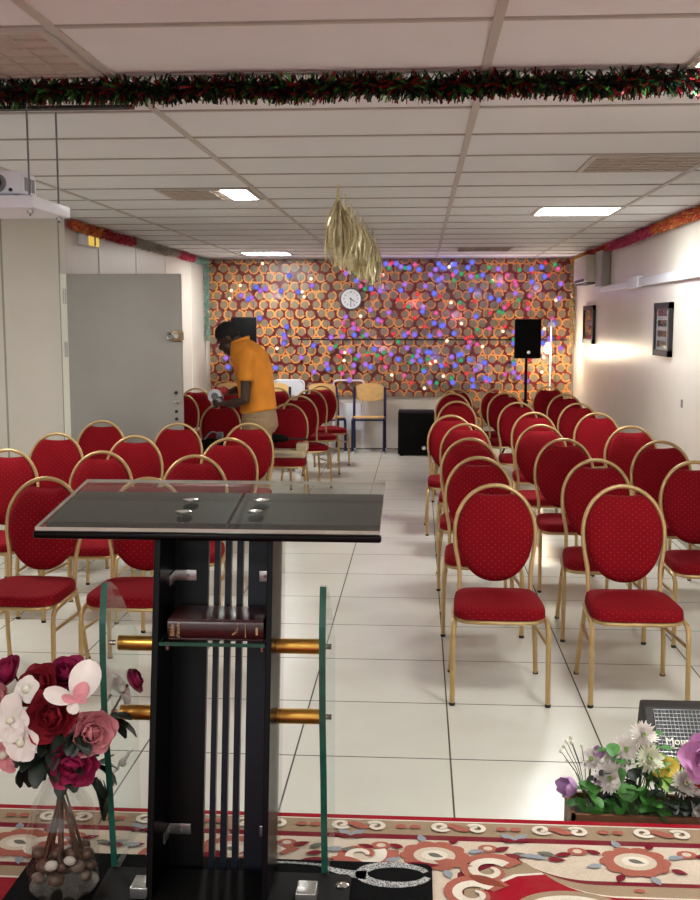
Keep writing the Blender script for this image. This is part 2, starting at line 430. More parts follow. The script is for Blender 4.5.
ceiling_light(0.84, 1.44, -0.6, -0.02, 'unseen ceiling light added above and right of the viewer for more light', 1)  # second unseen panel, added behind the viewer for more light
ceiling_light(-3.4, -2.8, 5.44, 6.01, 'unseen ceiling light added left of the projector to brighten the left front', 1)  # unseen panel added to brighten the left wall and door
s_ = MB().box(-1.75, -1.09, 4.09, 4.135, ZC - 0.012, ZC - 0.001)
tag(s_.build('ceiling_rail', M['ink'], smooth=False), 'dark metal rail on the ceiling above the hanging projector shelf', 'rail')

# ------------------------------------------------------------------ tinsel garlands
def tinsel(path, rad, count, nm, name='tinsel_garland', ln=0.06, wd=0.006, droop=0.0, rng=R):
    mb = MB(); path = [Vector(p) for p in path]
    seg = [(path[i + 1] - path[i]).length for i in range(len(path) - 1)]; tot = sum(seg)
    mb.cur = 0; mb.tube(path, 0.008, 6)
    for i in range(count):
        d = rng.random() * tot; k = 0
        while k < len(seg) - 1 and d > seg[k]: d -= seg[k]; k += 1
        p = path[k].lerp(path[k + 1], min(1, d / seg[k]))
        dr = Vector((rng.gauss(0, 1), rng.gauss(0, 1), rng.gauss(0, 1) - droop)).normalized()
        L = ln * rng.uniform(0.6, 1.15); e = p + dr * min(L, rad * 1.3)
        w = dr.cross(Vector((rng.gauss(0, 1), rng.gauss(0, 1), rng.gauss(0, 1)))).normalized() * wd
        mb.cur = rng.randrange(nm)
        mb.add([p - w, p + w, e + w * 0.6, e - w * 0.6], [(0, 1, 2, 3)])
    return mb
gp = [(-1.75 + 0.1 * k, 3.62, ZC - 0.042 + 0.006 * math.sin(k * 1.3)) for k in range(36)]
tag(tinsel(gp, 0.048, 11000, 8, ln=0.058, wd=0.005, droop=0.55).build('tinsel_garland', [M['t_dark'], M['t_green'], M['t_red'], M['t_dark'], M['t_green'], M['t_red'], M['t_dark'], M['t_lime']], smooth=False),
    'dark green and red tinsel garland strung across the ceiling in front', 'garland', 'tinsel garlands')
sideg = [
 (XL + 0.05, 8.52, 9.3, ['t_orange', 't_gold', 't_rose'], 'orange and gold tinsel garland above the door, nearest on left wall'),
 (XL + 0.05, 9.3, 10.4, ['t_rose', 't_red', 't_rose'], 'red tinsel garland beside the emergency light on left wall'),
 (XL + 0.05, 10.4, 12.3, ['t_silver'], 'silver grey tinsel garland high on the left wall'),
 (XL + 0.05, 12.3, 13.2, ['t_pink', 't_rose'], 'pink tinsel garland near the far end of left wall'),
 (XL + 0.05, 13.2, 14.05, ['t_teal', 't_silver'], 'short teal tinsel garland along ceiling in the far left corner'),
 (XR - 0.05, 5.5, 9.3, ['t_orange', 't_orange', 't_rose', 't_gold'], 'orange red tinsel garland nearest on the right wall'),
 (XR - 0.05, 9.3, 11.4, ['t_pink', 't_mag', 't_rose'], 'pink magenta tinsel garland on the right wall beside the air conditioner'),
 (XR - 0.05, 11.4, 12.8, ['t_rose', 't_orange'], 'rose tinsel garland above air conditioner on the right wall'),
 (XR - 0.05, 12.8, 14.05, ['t_gold', 't_gold', 't_orange'], 'short gold tinsel garland along ceiling in the far right corner')]
for x, y0, y1, ms, lb in sideg:
    p = [(x, y0 + (y1 - y0) * k / 8, ZC - 0.045 - 0.008 * math.sin(PI * k / 8)) for k in range(9)]
    tag(tinsel(p, 0.04, int(1500 * (y1 - y0)), len(ms), ln=0.05, wd=0.007).build('tinsel_garland', [M[m_] for m_ in ms], smooth=False), lb, 'garland', 'tinsel garlands')
tag(tinsel([(XL + 0.05, 13.98, ZC - 0.08), (XL + 0.05, 13.98, 1.9), (XL + 0.05, 13.98, 1.43)], 0.055, 900, 2, ln=0.05, wd=0.006).build('tinsel_garland', [M['t_teal'], M['t_silver']], smooth=False),
    'teal tinsel strip hanging down the far left corner', 'garland', 'tinsel garlands')
tag(tinsel([(XR - 0.05, 14.0, ZC - 0.08), (XR - 0.05, 14.0, 1.9), (XR - 0.05, 14.0, 1.35)], 0.05, 700, 2, ln=0.045, wd=0.006).build('tinsel_garland', [M['t_gold'], M['t_silver']], smooth=False),
    'gold tinsel strip hanging down the far right corner', 'garland', 'tinsel garlands')

# gold foil tassels in a line under the ceiling
tl = ['nearest the viewer', 'second nearest', 'third nearest', 'fourth nearest', 'fourth farthest', 'third farthest', 'second farthest', 'farthest from the viewer']
for i in range(8):
    y = 6.5 + i * 0.5; x = -0.495 + i * 0.010; rr = random.Random(40 + i)
    t = thing('gold_tassel', 'gold foil tassel hanging from the ceiling, %s of eight in a line' % tl[i], 'tassel', (x, y, ZC - 0.5), group='gold foil tassels under the ceiling')
    mb = MB()
    for k in range(85):
        a = rr.random() * 2 * PI; r1 = rr.uniform(0.01, 0.066) * (1.15 if i == 0 else 1); L = rr.uniform(0.24, 0.40); w = rr.uniform(0.004, 0.009)
        tw = rr.random() * PI; r2 = r1 * rr.uniform(0.7, 1.1)
        pts = []
        for q in range(6):
            u = q / 5.0; rad = r1 * min(1, u * 2.6) if u < 0.6 else r1 + (r2 - r1) * (u - 0.6) / 0.4
            pts.append(Vector((x + rad * math.cos(a) + 0.006 * rr.gauss(0, 1), y + rad * math.sin(a), ZC - 0.09 - L * u)))
        vs = []; fs = []
        for q, p in enumerate(pts):
            d = Vector((math.cos(tw + q * 0.5), math.sin(tw + q * 0.5), 0)) * w; vs += [p - d, p + d]
        for q in range(5): fs.append((2 * q, 2 * q + 1, 2 * q + 3, 2 * q + 2))
        mb.add(vs, fs)
    mb.build('foil_strips', M['goldfoil'], t, smooth=False)
    MB().tube([(x, y, ZC - 0.002), (x, y, ZC - 0.1)], [0.004, 0.012], 8).build('tie', M['goldfoil'], t)

# ------------------------------------------------------------------ fairy lights on the back wall
def soft_bulb(name, c, strength):
    t = NT(name); lw = t.n('ShaderNodeLayerWeight'); lw.inputs[0].default_value = 0.5
    f = t.m_('POWER', t.m_('SUBTRACT', 1.0, lw.outputs[1]), 1.5)
    e = t.n('ShaderNodeEmission'); e.inputs[0].default_value = lin(c); e.inputs[1].default_value = strength
    tr = t.n('ShaderNodeBsdfTransparent'); mx = t.n('ShaderNodeMixShader'); t.put(mx.inputs[0], f)
    t.t.links.new(tr.outputs[0], mx.inputs[1]); t.t.links.new(e.outputs[0], mx.inputs[2])
    return t.done(mx.outputs[0])
bulbm = [soft_bulb('bulb_blue', (118, 124, 245), 0.95), soft_bulb('bulb_violet', (168, 118, 225), 1.0), soft_bulb('bulb_red', (235, 70, 80), 0.9),
         soft_bulb('bulb_green', (70, 180, 120), 0.8), soft_bulb('bulb_white', (255, 225, 190), 1.8), soft_bulb('bulb_pink', (235, 100, 165), 0.9)]
bulbs = []
for i, (m_, r_) in enumerate(zip(bulbm, (0.039, 0.038, 0.031, 0.031, 0.024, 0.033))):
    mb = MB().ell((0, 0, 0), r_, r_, r_, n=16, m=12); me_o = mb.build('bulb', m_); bulbs.append(me_o.data); bpy.data.objects.remove(me_o)
def curtain(x0, x1, n, label, zlo, seed, pal):
    rr = random.Random(seed)
    t = thing('fairy_light_curtain', label, 'fairy lights', ((x0 + x1) / 2, YP - 0.03, zlo), group='fairy light curtains on the far wall')
    w = MB(); w.tube([(x0, YP - 0.012, ZC - 0.03), (x1, YP - 0.012, ZC - 0.03)], 0.002, 5)
    cols = max(3, int((x1 - x0) / 0.16)); xs = [x0 + (x1 - x0) * (k + 0.5) / cols for k in range(cols)]
    for x in xs: w.tube([(x, YP - 0.012, ZC - 0.03), (x + rr.uniform(-.03, .03), YP - 0.012, (ZC + zlo) / 2), (x, YP - 0.012, zlo)], 0.0015, 4)
    w.build('wire', M['ink'], t)
    for k in range(n):
        o = bpy.data.objects.new('bulb', bulbs[rr.choice(pal)]); COL.objects.link(o); o.parent = t
        x, z = -0.9, 1.96
        while math.hypot(x + 0.9, z - 1.96) < 0.19: x = xs[k % cols] + rr.gauss(0, 0.05); z = ZC - 0.06 - (ZC - 0.1 - zlo) * (rr.random() ** 1.15)
        o.location = Vector((min(max(x, x0), x1), YP - 0.05, z)) - Vector(t.location)
pal = [0, 0, 0, 0, 1, 1, 1, 2, 2, 3, 3, 4, 4, 5, 5]
curtain(-2.6, -1.15, 36, 'sparse blue fairy light curtain left of the wall clock', 0.95, 5, [0, 0, 0, 1, 1, 4, 4])
curtain(-1.1, -0.25, 66, 'multicoloured fairy light curtain behind and right of wall clock', 0.85, 6, pal)
curtain(-0.2, 0.75, 98, 'dense blue fairy light curtain in the middle, above the black subwoofer', 0.75, 7, pal)
curtain(0.8, 1.85, 72, 'blue fairy light curtain behind the black speaker on its stand', 0.8, 8, pal)

# wall clock
c = Vector((-0.90, YP, 1.961))
t = thing('wall_clock', 'round white wall clock with grey rim on the ring pattern wall', 'clock', c)
MB().tube([c, c + Vector((0, -0.03, 0))], 0.128, 32).build('dial', mat('dial_white', (236, 238, 240), 0.3), t)
MB().tube([c + Vector((0.134 * math.cos(a * PI / 18), -0.02, 0.134 * math.sin(a * PI / 18))) for a in range(36)], 0.013, 8, True).build('rim', mat('rim_grey', (92, 96, 104), 0.3), t)
def hand(ang, L, w):
    d = Vector((math.sin(ang), 0, math.cos(ang))); n_ = Vector((math.cos(ang), 0, -math.sin(ang))) * w; p = c + Vector((0, -0.034, 0))
    return MB().prism([p - d * 0.02 - n_, p - d * 0.02 + n_, p + d * L + n_ * 0.6, p + d * L - n_ * 0.6], (0, -0.002, 0))
hand(math.radians(125), 0.065, 0.006).build('hour_hand', M['ink'], t); hand(math.radians(182), 0.088, 0.0045).build('minute_hand', M['ink'], t)
nb = MB()
for k in range(1, 13):
    a = k * PI / 6
    text_bm(nb, str(k), 0.034, Matrix.Translation(c + Vector((0.09 * math.sin(a), -0.0315, 0.09 * math.cos(a)))) @ Matrix.Rotation(PI / 2, 4, 'X'))
nb.build('numerals', M['ink'], t, smooth=False)

# ------------------------------------------------------------------ speakers
def pa_speaker(cx, y, z0, z1, w, label):
    t = thing('loudspeaker', label, 'speaker', (cx, y, z0), group='loudspeakers')
    h = w / 2; d = 0.30
    poly = [(cx - h, y, z0), (cx + h, y, z0), (cx + h * 0.72, y + d, z0), (cx - h * 0.72, y + d, z0)]
    MB().prism(poly, (0, 0, z1 - z0)).build('cabinet', M['blackmat'], t, bevel=0.012)
    MB().cbox(cx - h + 0.012, cx + h - 0.012, y - 0.012, y + 0.004, z0 + 0.012, z1 - 0.012, 0.006).build('grille', M['speakergrille'], t)
    MB().tube([(cx + 0.01, y - 0.012, z0 + 0.075), (cx + 0.01, y - 0.018, z0 + 0.075)], 0.02, 16).build('badge', M['chrome'], t)
    return t
def stand(cx, y, ztop, label):
    t = thing('speaker_stand', label, 'speaker stand', (cx, y, 0), group='speaker stands')
    MB().tube([(cx, y, 0.12), (cx, y, ztop)], 0.0175, 12).build('pole', M['blackmat'], t)
    MB().tube([(cx, y, 0.60), (cx, y, 0.70)], 0.03, 12).build('collar', M['blackmat'], t)
    for k in range(3):
        a = PI / 2 + k * 2 * PI / 3
        MB().tube([(cx + 0.03 * math.cos(a), y + 0.03 * math.sin(a), 0.62), (cx + 0.36 * math.cos(a), y + 0.36 * math.sin(a), 0.012)], 0.012, 8).build('leg', M['blackmat'], t)
pa_speaker(1.302, 13.1, 1.225, 1.70, 0.325, 'black loudspeaker on a tall stand in the far right, before the fairy lights')
stand(1.302, 13.25, 1.225, 'black tripod stand carrying the loudspeaker on the far right')
pa_speaker(-2.20, 13.35, 1.19, 1.725, 0.325, 'black loudspeaker in the far left corner behind the person')
stand(-2.20, 13.5, 1.19, 'black tripod stand in the far left corner behind the person')
t = thing('subwoofer', 'black box subwoofer on the floor against the white lower back wall', 'speaker', (-0.03, 13.35, 0))
MB().cbox(-0.265, 0.19, 13.32, 13.8, 0.02, 0.545, 0.012).build('cabinet', M['blackmat'], t)
MB().cbox(-0.25, 0.175, 13.306, 13.322, 0.04, 0.53, 0.005).build('grille', M['speakergrille'], t)
MB().tube([(0.06, 13.306, 0.10), (0.06, 13.298, 0.10)], 0.025, 16).build('badge', M['chrome'], t)
for x in (-0.22, 0.145):
    for y in (13.37, 13.74): MB().lathe([(0.022, 0.0), (0.025, 0.02)], (x, y, 0), 12).build('foot', M['rubber'], t)

# floor lamp in the far right corner
lx, ly = 1.655, 13.75
t = thing('floor_lamp', 'slim white floor lamp with a glowing bulb in the far right corner', 'lamp', (lx, ly, 0))
MB().lathe([(0.13, 0), (0.13, 0.015), (0.02, 0.03)], (lx, ly, 0), 24).build('base', M['white'], t)
MB().tube([(lx, ly, 0.02), (lx, ly, 1.70)], 0.009, 10).build('pole', M['white'], t)
MB().lathe([(0.03, 0.06), (0.055, 0.0), (0.05, 0.0), (0.02, 0.055)], (lx, ly - 0.01, 1.60), 16).build('lamp_shade', M['white'], t)
MB().tube([(lx, ly, 1.40), (lx - 0.05, ly - 0.06, 1.41)], 0.008, 8).build('lamp_arm', M['white'], t)
MB().lathe([(0.022, 0.045), (0.05, 0.0), (0.046, 0.0), (0.018, 0.04)], (lx - 0.05, ly - 0.06, 1.365), 16).build('lamp_shade', M['white'], t)
MB().ell((lx - 0.05, ly - 0.07, 1.325), 0.045, 0.045, 0.05).build('light_bulb', M['lampglow'], t)
MB().ell((lx, ly - 0.01, 1.62), 0.02, 0.02, 0.02).build('light_bulb', M['lampglow'], t)

# ------------------------------------------------------------------ right wall: frames, air conditioner, cable duct
def wall_frame(y0, y1, z0, z1, label, warm):
    t = thing('picture_frame', label, 'picture', (XR, (y0 + y1) / 2, z0), group='framed pictures on the right wall')
    f = MB(); w = 0.05
    for a in ((y0, y1, z0, z0 + w), (y0, y1, z1 - w, z1), (y0, y0 + w, z0, z1), (y1 - w, y1, z0, z1)): f.box(XR - 0.035, XR - 0.002, *a)
    f.build('frame', M['ink'], t, smooth=False)
    p = MB().box(XR - 0.02, XR - 0.003, y0 + w, y1 - w, z0 + w, z1 - w)
    n = 4; hh = (z1 - z0 - 2 * w)
    p.cur = 1
    for k in range(n):
        za = z0 + w + hh * (k + 0.3) / n; p.box(XR - 0.022, XR - 0.019, y0 + w + 0.1, y1 - w - 0.06, za, za + hh * 0.15)
    p.cur = 2; p.box(XR - 0.0215, XR - 0.019, y0 + w + 0.05, y1 - w - 0.03, z0 + w + hh * 0.86, z1 - w - 0.02)
    p.build('poster', [M['posterwarm'] if warm else M['poster'], M['posterdark'], M['poster']], t, smooth=False)
    MB().box(XR - 0.024, XR - 0.0225, y0 + w, y1 - w, z0 + w, z1 - w).build('pane', M['glass'], t, smooth=False)
wall_frame(8.66, 9.24, 1.39, 1.825, 'black framed poster, larger and nearer one on the right wall', False)
wall_frame(12.45, 13.2, 1.415, 1.855, 'small black framed picture far back on right wall near the corner', True)
t = thing('air_conditioner', 'beige wall air conditioner high on the right wall near the corner', 'air conditioner', (XR, 12.6, 2.05))
MB().cbox(XR - 0.20, XR - 0.005, 12.0, 12.9, 2.10, 2.40, 0.03).build('casing', mat('beige_casing', (206, 196, 182), 0.4), t)
MB().box(XR - 0.18, XR - 0.06, 12.05, 12.85, 2.085, 2.101).build('air_outlet', M['ink'], t, smooth=False)
MB().box(XR - 0.203, XR - 0.199, 12.1, 12.8, 2.11, 2.14).build('vent_slot', M['ink'], t, smooth=False)
sb = MB(); sb.cbox(XR - 0.10, XR - 0.003, 11.55, 11.95, 2.04, 2.42, 0.01)
tag(sb.build('electrical_cabinet', M['doorgrey']), 'grey service box on the right wall beside the air conditioner', 'electrical box')
for q, zz in enumerate((2.12, 2.2, 2.28, 2.36)):
    pass
t = thing('cable_duct', 'white cable trunking running along the right wall', 'cable duct', (XR, 9.8, 2.0))
MB().cbox(XR - 0.04, XR - 0.0005, 5.5, 9.9, 1.985, 2.06, 0.006).build('trunking', M['white'], t)
MB().cbox(XR - 0.055, XR - 0.0005, 9.88, 10.35, 1.975, 2.085, 0.008).build('junction_box', M['white'], t)
MB().cbox(XR - 0.035, XR - 0.0005, 10.35, 12.0, 1.99, 2.05, 0.006).build('trunking', M['white'], t)
sc = MB().box(XR - 0.002, XR, 8.27, 8.33, 1.02, 1.08)
tag(sc.build('wall_mark', M['greyplastic'], smooth=False), 'small grey scuff mark on the right wall below the large frame', 'mark')
# emergency light on the left wall
t = thing('emergency_light', 'small white emergency light with amber lamp above the open door', 'emergency light', (XL, 9.04, 2.34))
MB().cbox(XL - 0.002, XL + 0.045, 8.82, 9.27, 2.30, 2.395, 0.008).build('casing', M['white'], t)
MB().cbox(XL + 0.04, XL + 0.06, 8.98, 9.23, 2.31, 2.385, 0.006).build('lens', M['amber'], t)
MB().box(XL + 0.054, XL + 0.064, 9.09, 9.12, 2.31, 2.385).build('bar', M['ink'], t, smooth=False)

# ------------------------------------------------------------------ projector on a hanging shelf
t = thing('projector_shelf', 'white shelf hung from the ceiling by two thin rods on the left', 'shelf', (-1.7, 4.1, 2.1))
MB().cbox(-2.2, -1.405, 3.88, 4.30, 2.085, 2.13, 0.004).build('shelf_board', M['white'], t)
for x, y in ((-1.435, 3.93), (-1.425, 4.22)):
    MB().tube([(x, y, 2.06), (x, y, ZC - 0.004)], 0.0038, 8).build('rod', M['greyplastic'], t)
    MB().lathe([(0.012, 0), (0.012, 0.012)], (x, y, 2.07), 8).build('nut', M['steel'], t)
t = thing('projector', 'white projector with round black lens on the hanging shelf', 'projector', (-1.62, 4.05, 2.13))
MB().cbox(-1.80, -1.465, 3.93, 4.09, 2.14, 2.225, 0.01).build('casing', M['white'], t)
MB().tube([(-1.555, 3.93, 2.18), (-1.555, 3.915, 2.18)], 0.034, 20).build('lens_ring', M['greyplastic'], t)
MB().tube([(-1.555, 3.915, 2.18), (-1.555, 3.910, 2.18)], 0.023, 20).build('lens', M['ink'], t)
MB().tube([(-1.505, 3.93, 2.155), (-1.505, 3.925, 2.155)], 0.007, 12).build('sensor', M['ink'], t)
v_ = MB()
for k in range(6): v_.box(-1.466, -1.4635, 3.965 + k * 0.018, 3.975 + k * 0.018, 2.155, 2.205)
v_.build('side_vent', M['greyplastic'], t, smooth=False)
for x in (-1.77, -1.495):
    for y in (3.96, 4.07): MB().lathe([(0.01, 0), (0.012, 0.012)], (x, y, 2.13), 8).build('foot', M['rubber'], t)

# ------------------------------------------------------------------ banquet chair (faces -Y)
def yback(z): return 0.165 + (z - 0.42) * 0.19 + max(0, (z - 0.75)) * 0.05
def hw(z):       # half width of the balloon frame at height z (below the arch centre)
    u = min(1, max(0, (z - 0.49) / 0.17)); u = u * u * (3 - 2 * u)
    return 0.166 + 0.022 * u
def chair_meshes():
    P = {}
    # back frame
    pts = []
    for k in range(15): z = 0.36 + (0.69 - 0.36) * k / 14; pts.append((-hw(z), yback(z), z))
    for k in range(1, 24):
        a = PI - PI * k / 24; z = 0.69 + 0.212 * math.sin(a); pts.append((0.188 * math.cos(a), yback(z), z))
    for k in range(15): z = 0.69 - (0.69 - 0.36) * k / 14; pts.append((hw(z), yback(z), z))
    P['back_frame'] = MB().tube(pts, 0.0105, 10)
    # back pad
    out = []
    n = 64
    for k in range(n):
        a = 2 * PI * k / n; x = 0.179 * math.copysign(abs(math.cos(a)) ** (1.0 if math.sin(a) > 0 else 0.9), math.cos(a))
        z = 0.69 + (0.201 if math.sin(a) > 0 else 0.228) * math.sin(a)
        if math.sin(a) > 0:
            top = 0.857 + 1.0 * x * x; z = min(z, top)
        out.append((x, z))
    cz = 0.66; rings = []
    for sc_, dy in ((0.55, 0.030), (0.93, 0.022), (1.0, 0.008), (1.0, -0.008), (0.965, -0.024), (0.86, -0.035), (0.6, -0.043), (0.3, -0.046), (0.02, -0.047)):
        rings.append([(x * sc_, yback(cz + (z - cz) * sc_) + dy, cz + (z - cz) * sc_) for x, z in out])
    P['backrest'] = MB().loft(rings)
    # seat
    def outline(ins):
        o = []
        for k in range(48):
            a = 2 * PI * k / 48; c_, s_ = math.cos(a), math.sin(a)
            px = math.copysign(abs(c_) ** 0.42, c_); py = math.copysign(abs(s_) ** 0.42, s_)
            w = 0.208 - 0.020 * (py + 1) / 2 - ins
            o.append((px * w, py * (0.21 - ins) - 0.015))
        return o
    rings = []
    for ins, z in ((0.010, 0.378), (0.0, 0.383), (0.0, 0.405), (0.003, 0.420), (0.011, 0.427), (0.03, 0.4305), (0.08, 0.433), (0.14, 0.434), (0.17, 0.4345)):
        rings.append([(x, y, z) for x, y in outline(ins)])
    P['seat'] = MB().loft(rings)
    P['seat_frame'] = MB().tube([(x, y, 0.369) for x, y in outline(0.012)], 0.0105, 8, True)
    P['legs'] = []
    for s in (-1, 1):
        P['legs'].append(MB().tube([(s * 0.188, 0.12, 0.366), (s * 0.198, 0.0, 0.368), (s * 0.203, -0.12, 0.368), (s * 0.205, -0.185, 0.362), (s * 0.206, -0.212, 0.34), (s * 0.207, -0.222, 0.30), (s * 0.208, -0.235, 0.0)], 0.0115, 8))
    for s in (-1, 1):
        P['legs'].append(MB().tube([(s * 0.172, 0.150, 0.38), (s * 0.180, 0.152, 0.33), (s * 0.195, 0.185, 0.15), (s * 0.203, 0.215, 0.0)], 0.0115, 8))
    P['stretch'] = [MB().tube([(s * 0.207, -0.224, 0.27), (s * 0.187, 0.165, 0.255)], 0.008, 8) for s in (-1, 1)]
    return P
CP = chair_meshes()
def make_chair():
    t = thing('banquet_chair', '', 'chair', group='red banquet chairs')
    CP['seat'].build('seat', M['red'], t, world=False, sharp=60); CP['backrest'].build('backrest', M['red'], t, world=False, sharp=60)
    CP['back_frame'].build('back_frame', M['gold'], t, world=False); CP['seat_frame'].build('seat_frame', M['gold'], t, world=False)
    for i, l in enumerate(CP['legs']):
        o = l.build('leg', M['gold'], t, world=False)
        s = -1 if i % 2 == 0 else 1
        a = (s * 0.208, -0.235, 0.001) if i < 2 else (s * 0.203, 0.215, 0.001)
        MB().tube([a, (a[0], a[1], 0.014)], 0.0130, 8).build('foot_cap', M['rubber'], o, world=False)
    for l in CP['stretch']: l.build('stretcher', M['gold'], t, world=False)
    return t
chair0 = make_chair(); used = []
def place(x, ytop, rz, label):
    """x and the depth of the top of the backrest"""
    t = chair0 if not used else copy_tree(chair0)
    used.append(1)
    d = 0.255
    t.location = (x + math.sin(rz) * d, ytop - math.cos(rz) * d, 0); t.rotation_euler = (0, 0, rz)
    t['label'] = label
    return t
K = 0.981
ordn = ['front', 'second', 'third', 'fourth', 'fifth', 'sixth', 'seventh', 'last']
r1 = [(0.368, 5.14), (0.348, 6.194), (0.342, 7.189), (0.358, 8.218), (0.265, 8.961), (0.369, 10.55), (0.366, 11.729), (0.425, 12.522)]
r2 = [(0.980, 5.149), (1.013, 6.128), (0.967, 7.193), (0.924, 8.174), (0.99, 9.306), (0.956, 10.457), (0.938, 11.833), (0.902, 12.551)]
r3 = [None, (1.548, 6.077), (1.588, 7.114), (1.584, 8.1), (1.525, 9.29), (1.519, 10.365), (1.565, 11.646), (1.564, 13.05)]
for nm, lst in (('aisle seat', r1), ('middle seat', r2), ('wall-side seat', r3)):
    for i, p in enumerate(lst):
        if p: place(p[0] * K, p[1] * K, R.uniform(-0.05, 0.05), 'red banquet chair with gold frame, right-hand block, %s row, %s' % (ordn[i], nm))
left = [(-1.877, 5.23, 'front row, visible left of the lectern'), (-1.358, 5.246, 'front row, seen behind the lectern'),
        (-2.521, 6.379, 'second row, outermost at left photo edge'), (-1.914, 6.317, 'second row, middle seat'), (-1.312, 6.161, 'second row, aisle seat'),
        (-2.547, 7.346, 'third row, outermost seat'), (-1.95, 7.206, 'third row, middle seat'), (-1.275, 7.084, 'third row, aisle seat'),
        (-2.511, 8.30, 'fourth row, before the grey door'), (-1.856, 8.115, 'fourth row, middle seat'), (-1.313, 8.15, 'fourth row, just before the person')]
for x, y, d in left: place(x * K, y * K, R.uniform(-0.05, 0.05), 'red banquet chair with gold frame, left-hand block, ' + d)
back = [(-2.62, 12.42, 0, 'red banquet chair in the far left corner beside white wall panels'),
        (-2.56, 11.377, 0, 'red banquet chair half hidden by the edge of the open grey door'),
        (-1.90, 10.143, 0, 'red banquet chair left of the person with a black bag on its seat'),
        (-1.25, 10.122, 0, 'red banquet chair behind the person holding a drill and cream toolbox'),
        (-1.27, 11.25, 0.35, 'turned red banquet chair, nearest of three lining the aisle at the back'),
        (-1.26, 12.25, 0.35, 'turned red banquet chair, middle of three lining the aisle at the back'),
        (-1.20, 13.0, 0.35, 'turned red banquet chair, farthest of three lining the aisle at the back'),
        (-1.71, 12.663, 0, 'red banquet chair mostly hidden behind the orange shirt of the person'),
        (-2.17, 12.55, 0, 'red banquet chair standing before the leftmost beige school chair')]
for x, y, rz, lb in back: place(x * K, y * K, rz, lb)

# ------------------------------------------------------------------ school chairs with navy frames
def school_chair(x, y, rz, label):
    t = thing('school_chair', label, 'chair', (x, y, 0), rz, 'beige and navy school chairs')
    def o(mb, n, m_): return mb.build(n, m_, t, world=False)
    rings = []
    for z, ins in ((0.435, 0.01), (0.442, 0), (0.452, 0), (0.458, 0.01)):
        r_ = []
        for k in range(32):
            a = 2 * PI * k / 32; px = math.copysign(abs(math.cos(a)) ** 0.35, math.cos(a)); py = math.copysign(abs(math.sin(a)) ** 0.35, math.sin(a))
            r_.append((px * (0.195 - ins), py * (0.19 - ins), z + 0.012 * py * py * (1 if py < 0 else -0.3)))
        rings.append(r_)
    o(MB().loft(rings), 'seat', M['wood'])
    rings = []
    for k in range(32):
        a = 2 * PI * k / 32
        pass
    front = []; rear = []
    for k in range(36):
        a = 2 * PI * k / 36; px = 0.205 * math.copysign(abs(math.cos(a)) ** 0.7, math.cos(a)); pz = 0.115 * math.copysign(abs(math.sin(a)) ** 0.8, math.sin(a))
        yy = 0.205 + 0.04 * (1 - (px / 0.205) ** 2) + pz * 0.15
        front.append((px, yy - 0.007, 0.755 + pz)); rear.append((px, yy + 0.007, 0.755 + pz))
    o(MB().loft([front, rear]), 'backrest', M['wood'])
    for s in (-1, 1):
        o(MB().tube([(s * 0.2, -0.19, 0.012), (s * 0.2, -0.17, 0.42), (s * 0.2, -0.14, 0.43), (s * 0.2, 0.14, 0.43)], 0.018, 8), 'leg', M['navytube'])
        o(MB().tube([(s * 0.2, 0.22, 0.012), (s * 0.2, 0.15, 0.43), (s * 0.2, 0.17, 0.6), (s * 0.198, 0.215, 0.82)], 0.018, 8), 'leg', M['navytube'])
        for yy in (-0.19, 0.22): o(MB().ell((s * 0.2, yy, 0.016), 0.02, 0.025, 0.016, n=10, m=6), 'foot_cap', M['white'])
    o(MB().tube([(-0.2, -0.17, 0.425), (0.2, -0.17, 0.425)], 0.012, 8), 'crossbar', M['navytube'])
school_chair(-0.645, 13.70, 0.0, 'beige school chair with navy frame standing alone left of the subwoofer')
school_chair(-1.19, 13.66, 0.35, 'beige school chair with navy frame, turned, second from the subwoofer')
school_chair(-1.88, 13.70, 0.05, 'beige school chair partly hidden right behind the person\'s back')
school_chair(-2.46, 13.70, 0.05, 'beige school chair leftmost against the back wall, behind the held tool')
def folding_chair(x, y, rz, label, panel):
    t = thing('folding_chair', label, 'chair', (x, y, 0), rz, 'white folding chairs')
    def o(mb, n, m_): return mb.build(n, m_, t, world=False)
    # folded flat and leaning on the wall
    def yl(z): return -0.035 + 0.085 * z / 0.9
    pts = [(-0.2, yl(0.01), 0.012), (-0.2, yl(0.45), 0.45), (-0.2, yl(0.85), 0.85)] + [(-0.15 - 0.05 * math.cos(a), yl(0.88), 0.85 + 0.05 * math.sin(a)) for a in (0.4, 0.8, 1.2, 1.57)] + \
          [(0.15 + 0.05 * math.sin(a), yl(0.88), 0.85 + 0.05 * math.cos(a)) for a in (0, 0.4, 0.8, 1.2)] + [(0.2, yl(0.85), 0.85), (0.2, yl(0.45), 0.45), (0.2, yl(0.01), 0.012)]
    o(MB().tube(pts, 0.012, 8), 'back_frame', M['white'])
    for s in (-1, 1): o(MB().tube([(s * 0.175, yl(0.02), 0.012), (s * 0.175, yl(0.6), 0.6)], 0.010, 8), 'leg', M['white'])
    o(MB().cbox(-0.16, 0.16, -0.012, 0.012, 0.25, 0.60, 0.008), 'seat', M['white'])
    if panel:
        pm = MB(); rg = []
        for d_ in (-0.008, 0.008):
            rg.append([(0.19 * math.copysign(abs(math.cos(a)) ** 0.5, math.cos(a)), yl(0.78) + d_ - 0.012, 0.80 + 0.10 * math.copysign(abs(math.sin(a)) ** 0.6, math.sin(a))) for a in [2 * PI * k / 28 for k in range(28)]])
        o(pm.loft(rg), 'backrest', M['white'])
folding_chair(-1.72, 14.0, 0.0, 'white folding chair with solid white backrest among chairs at back wall', True)
folding_chair(-0.93, 14.0, 0.0, 'white folding chair with open tube hoop against the back wall', False)
t = thing('bucket', 'small grey bucket on the floor beneath the turned school chair', 'bucket', (-1.27, 13.35, 0))
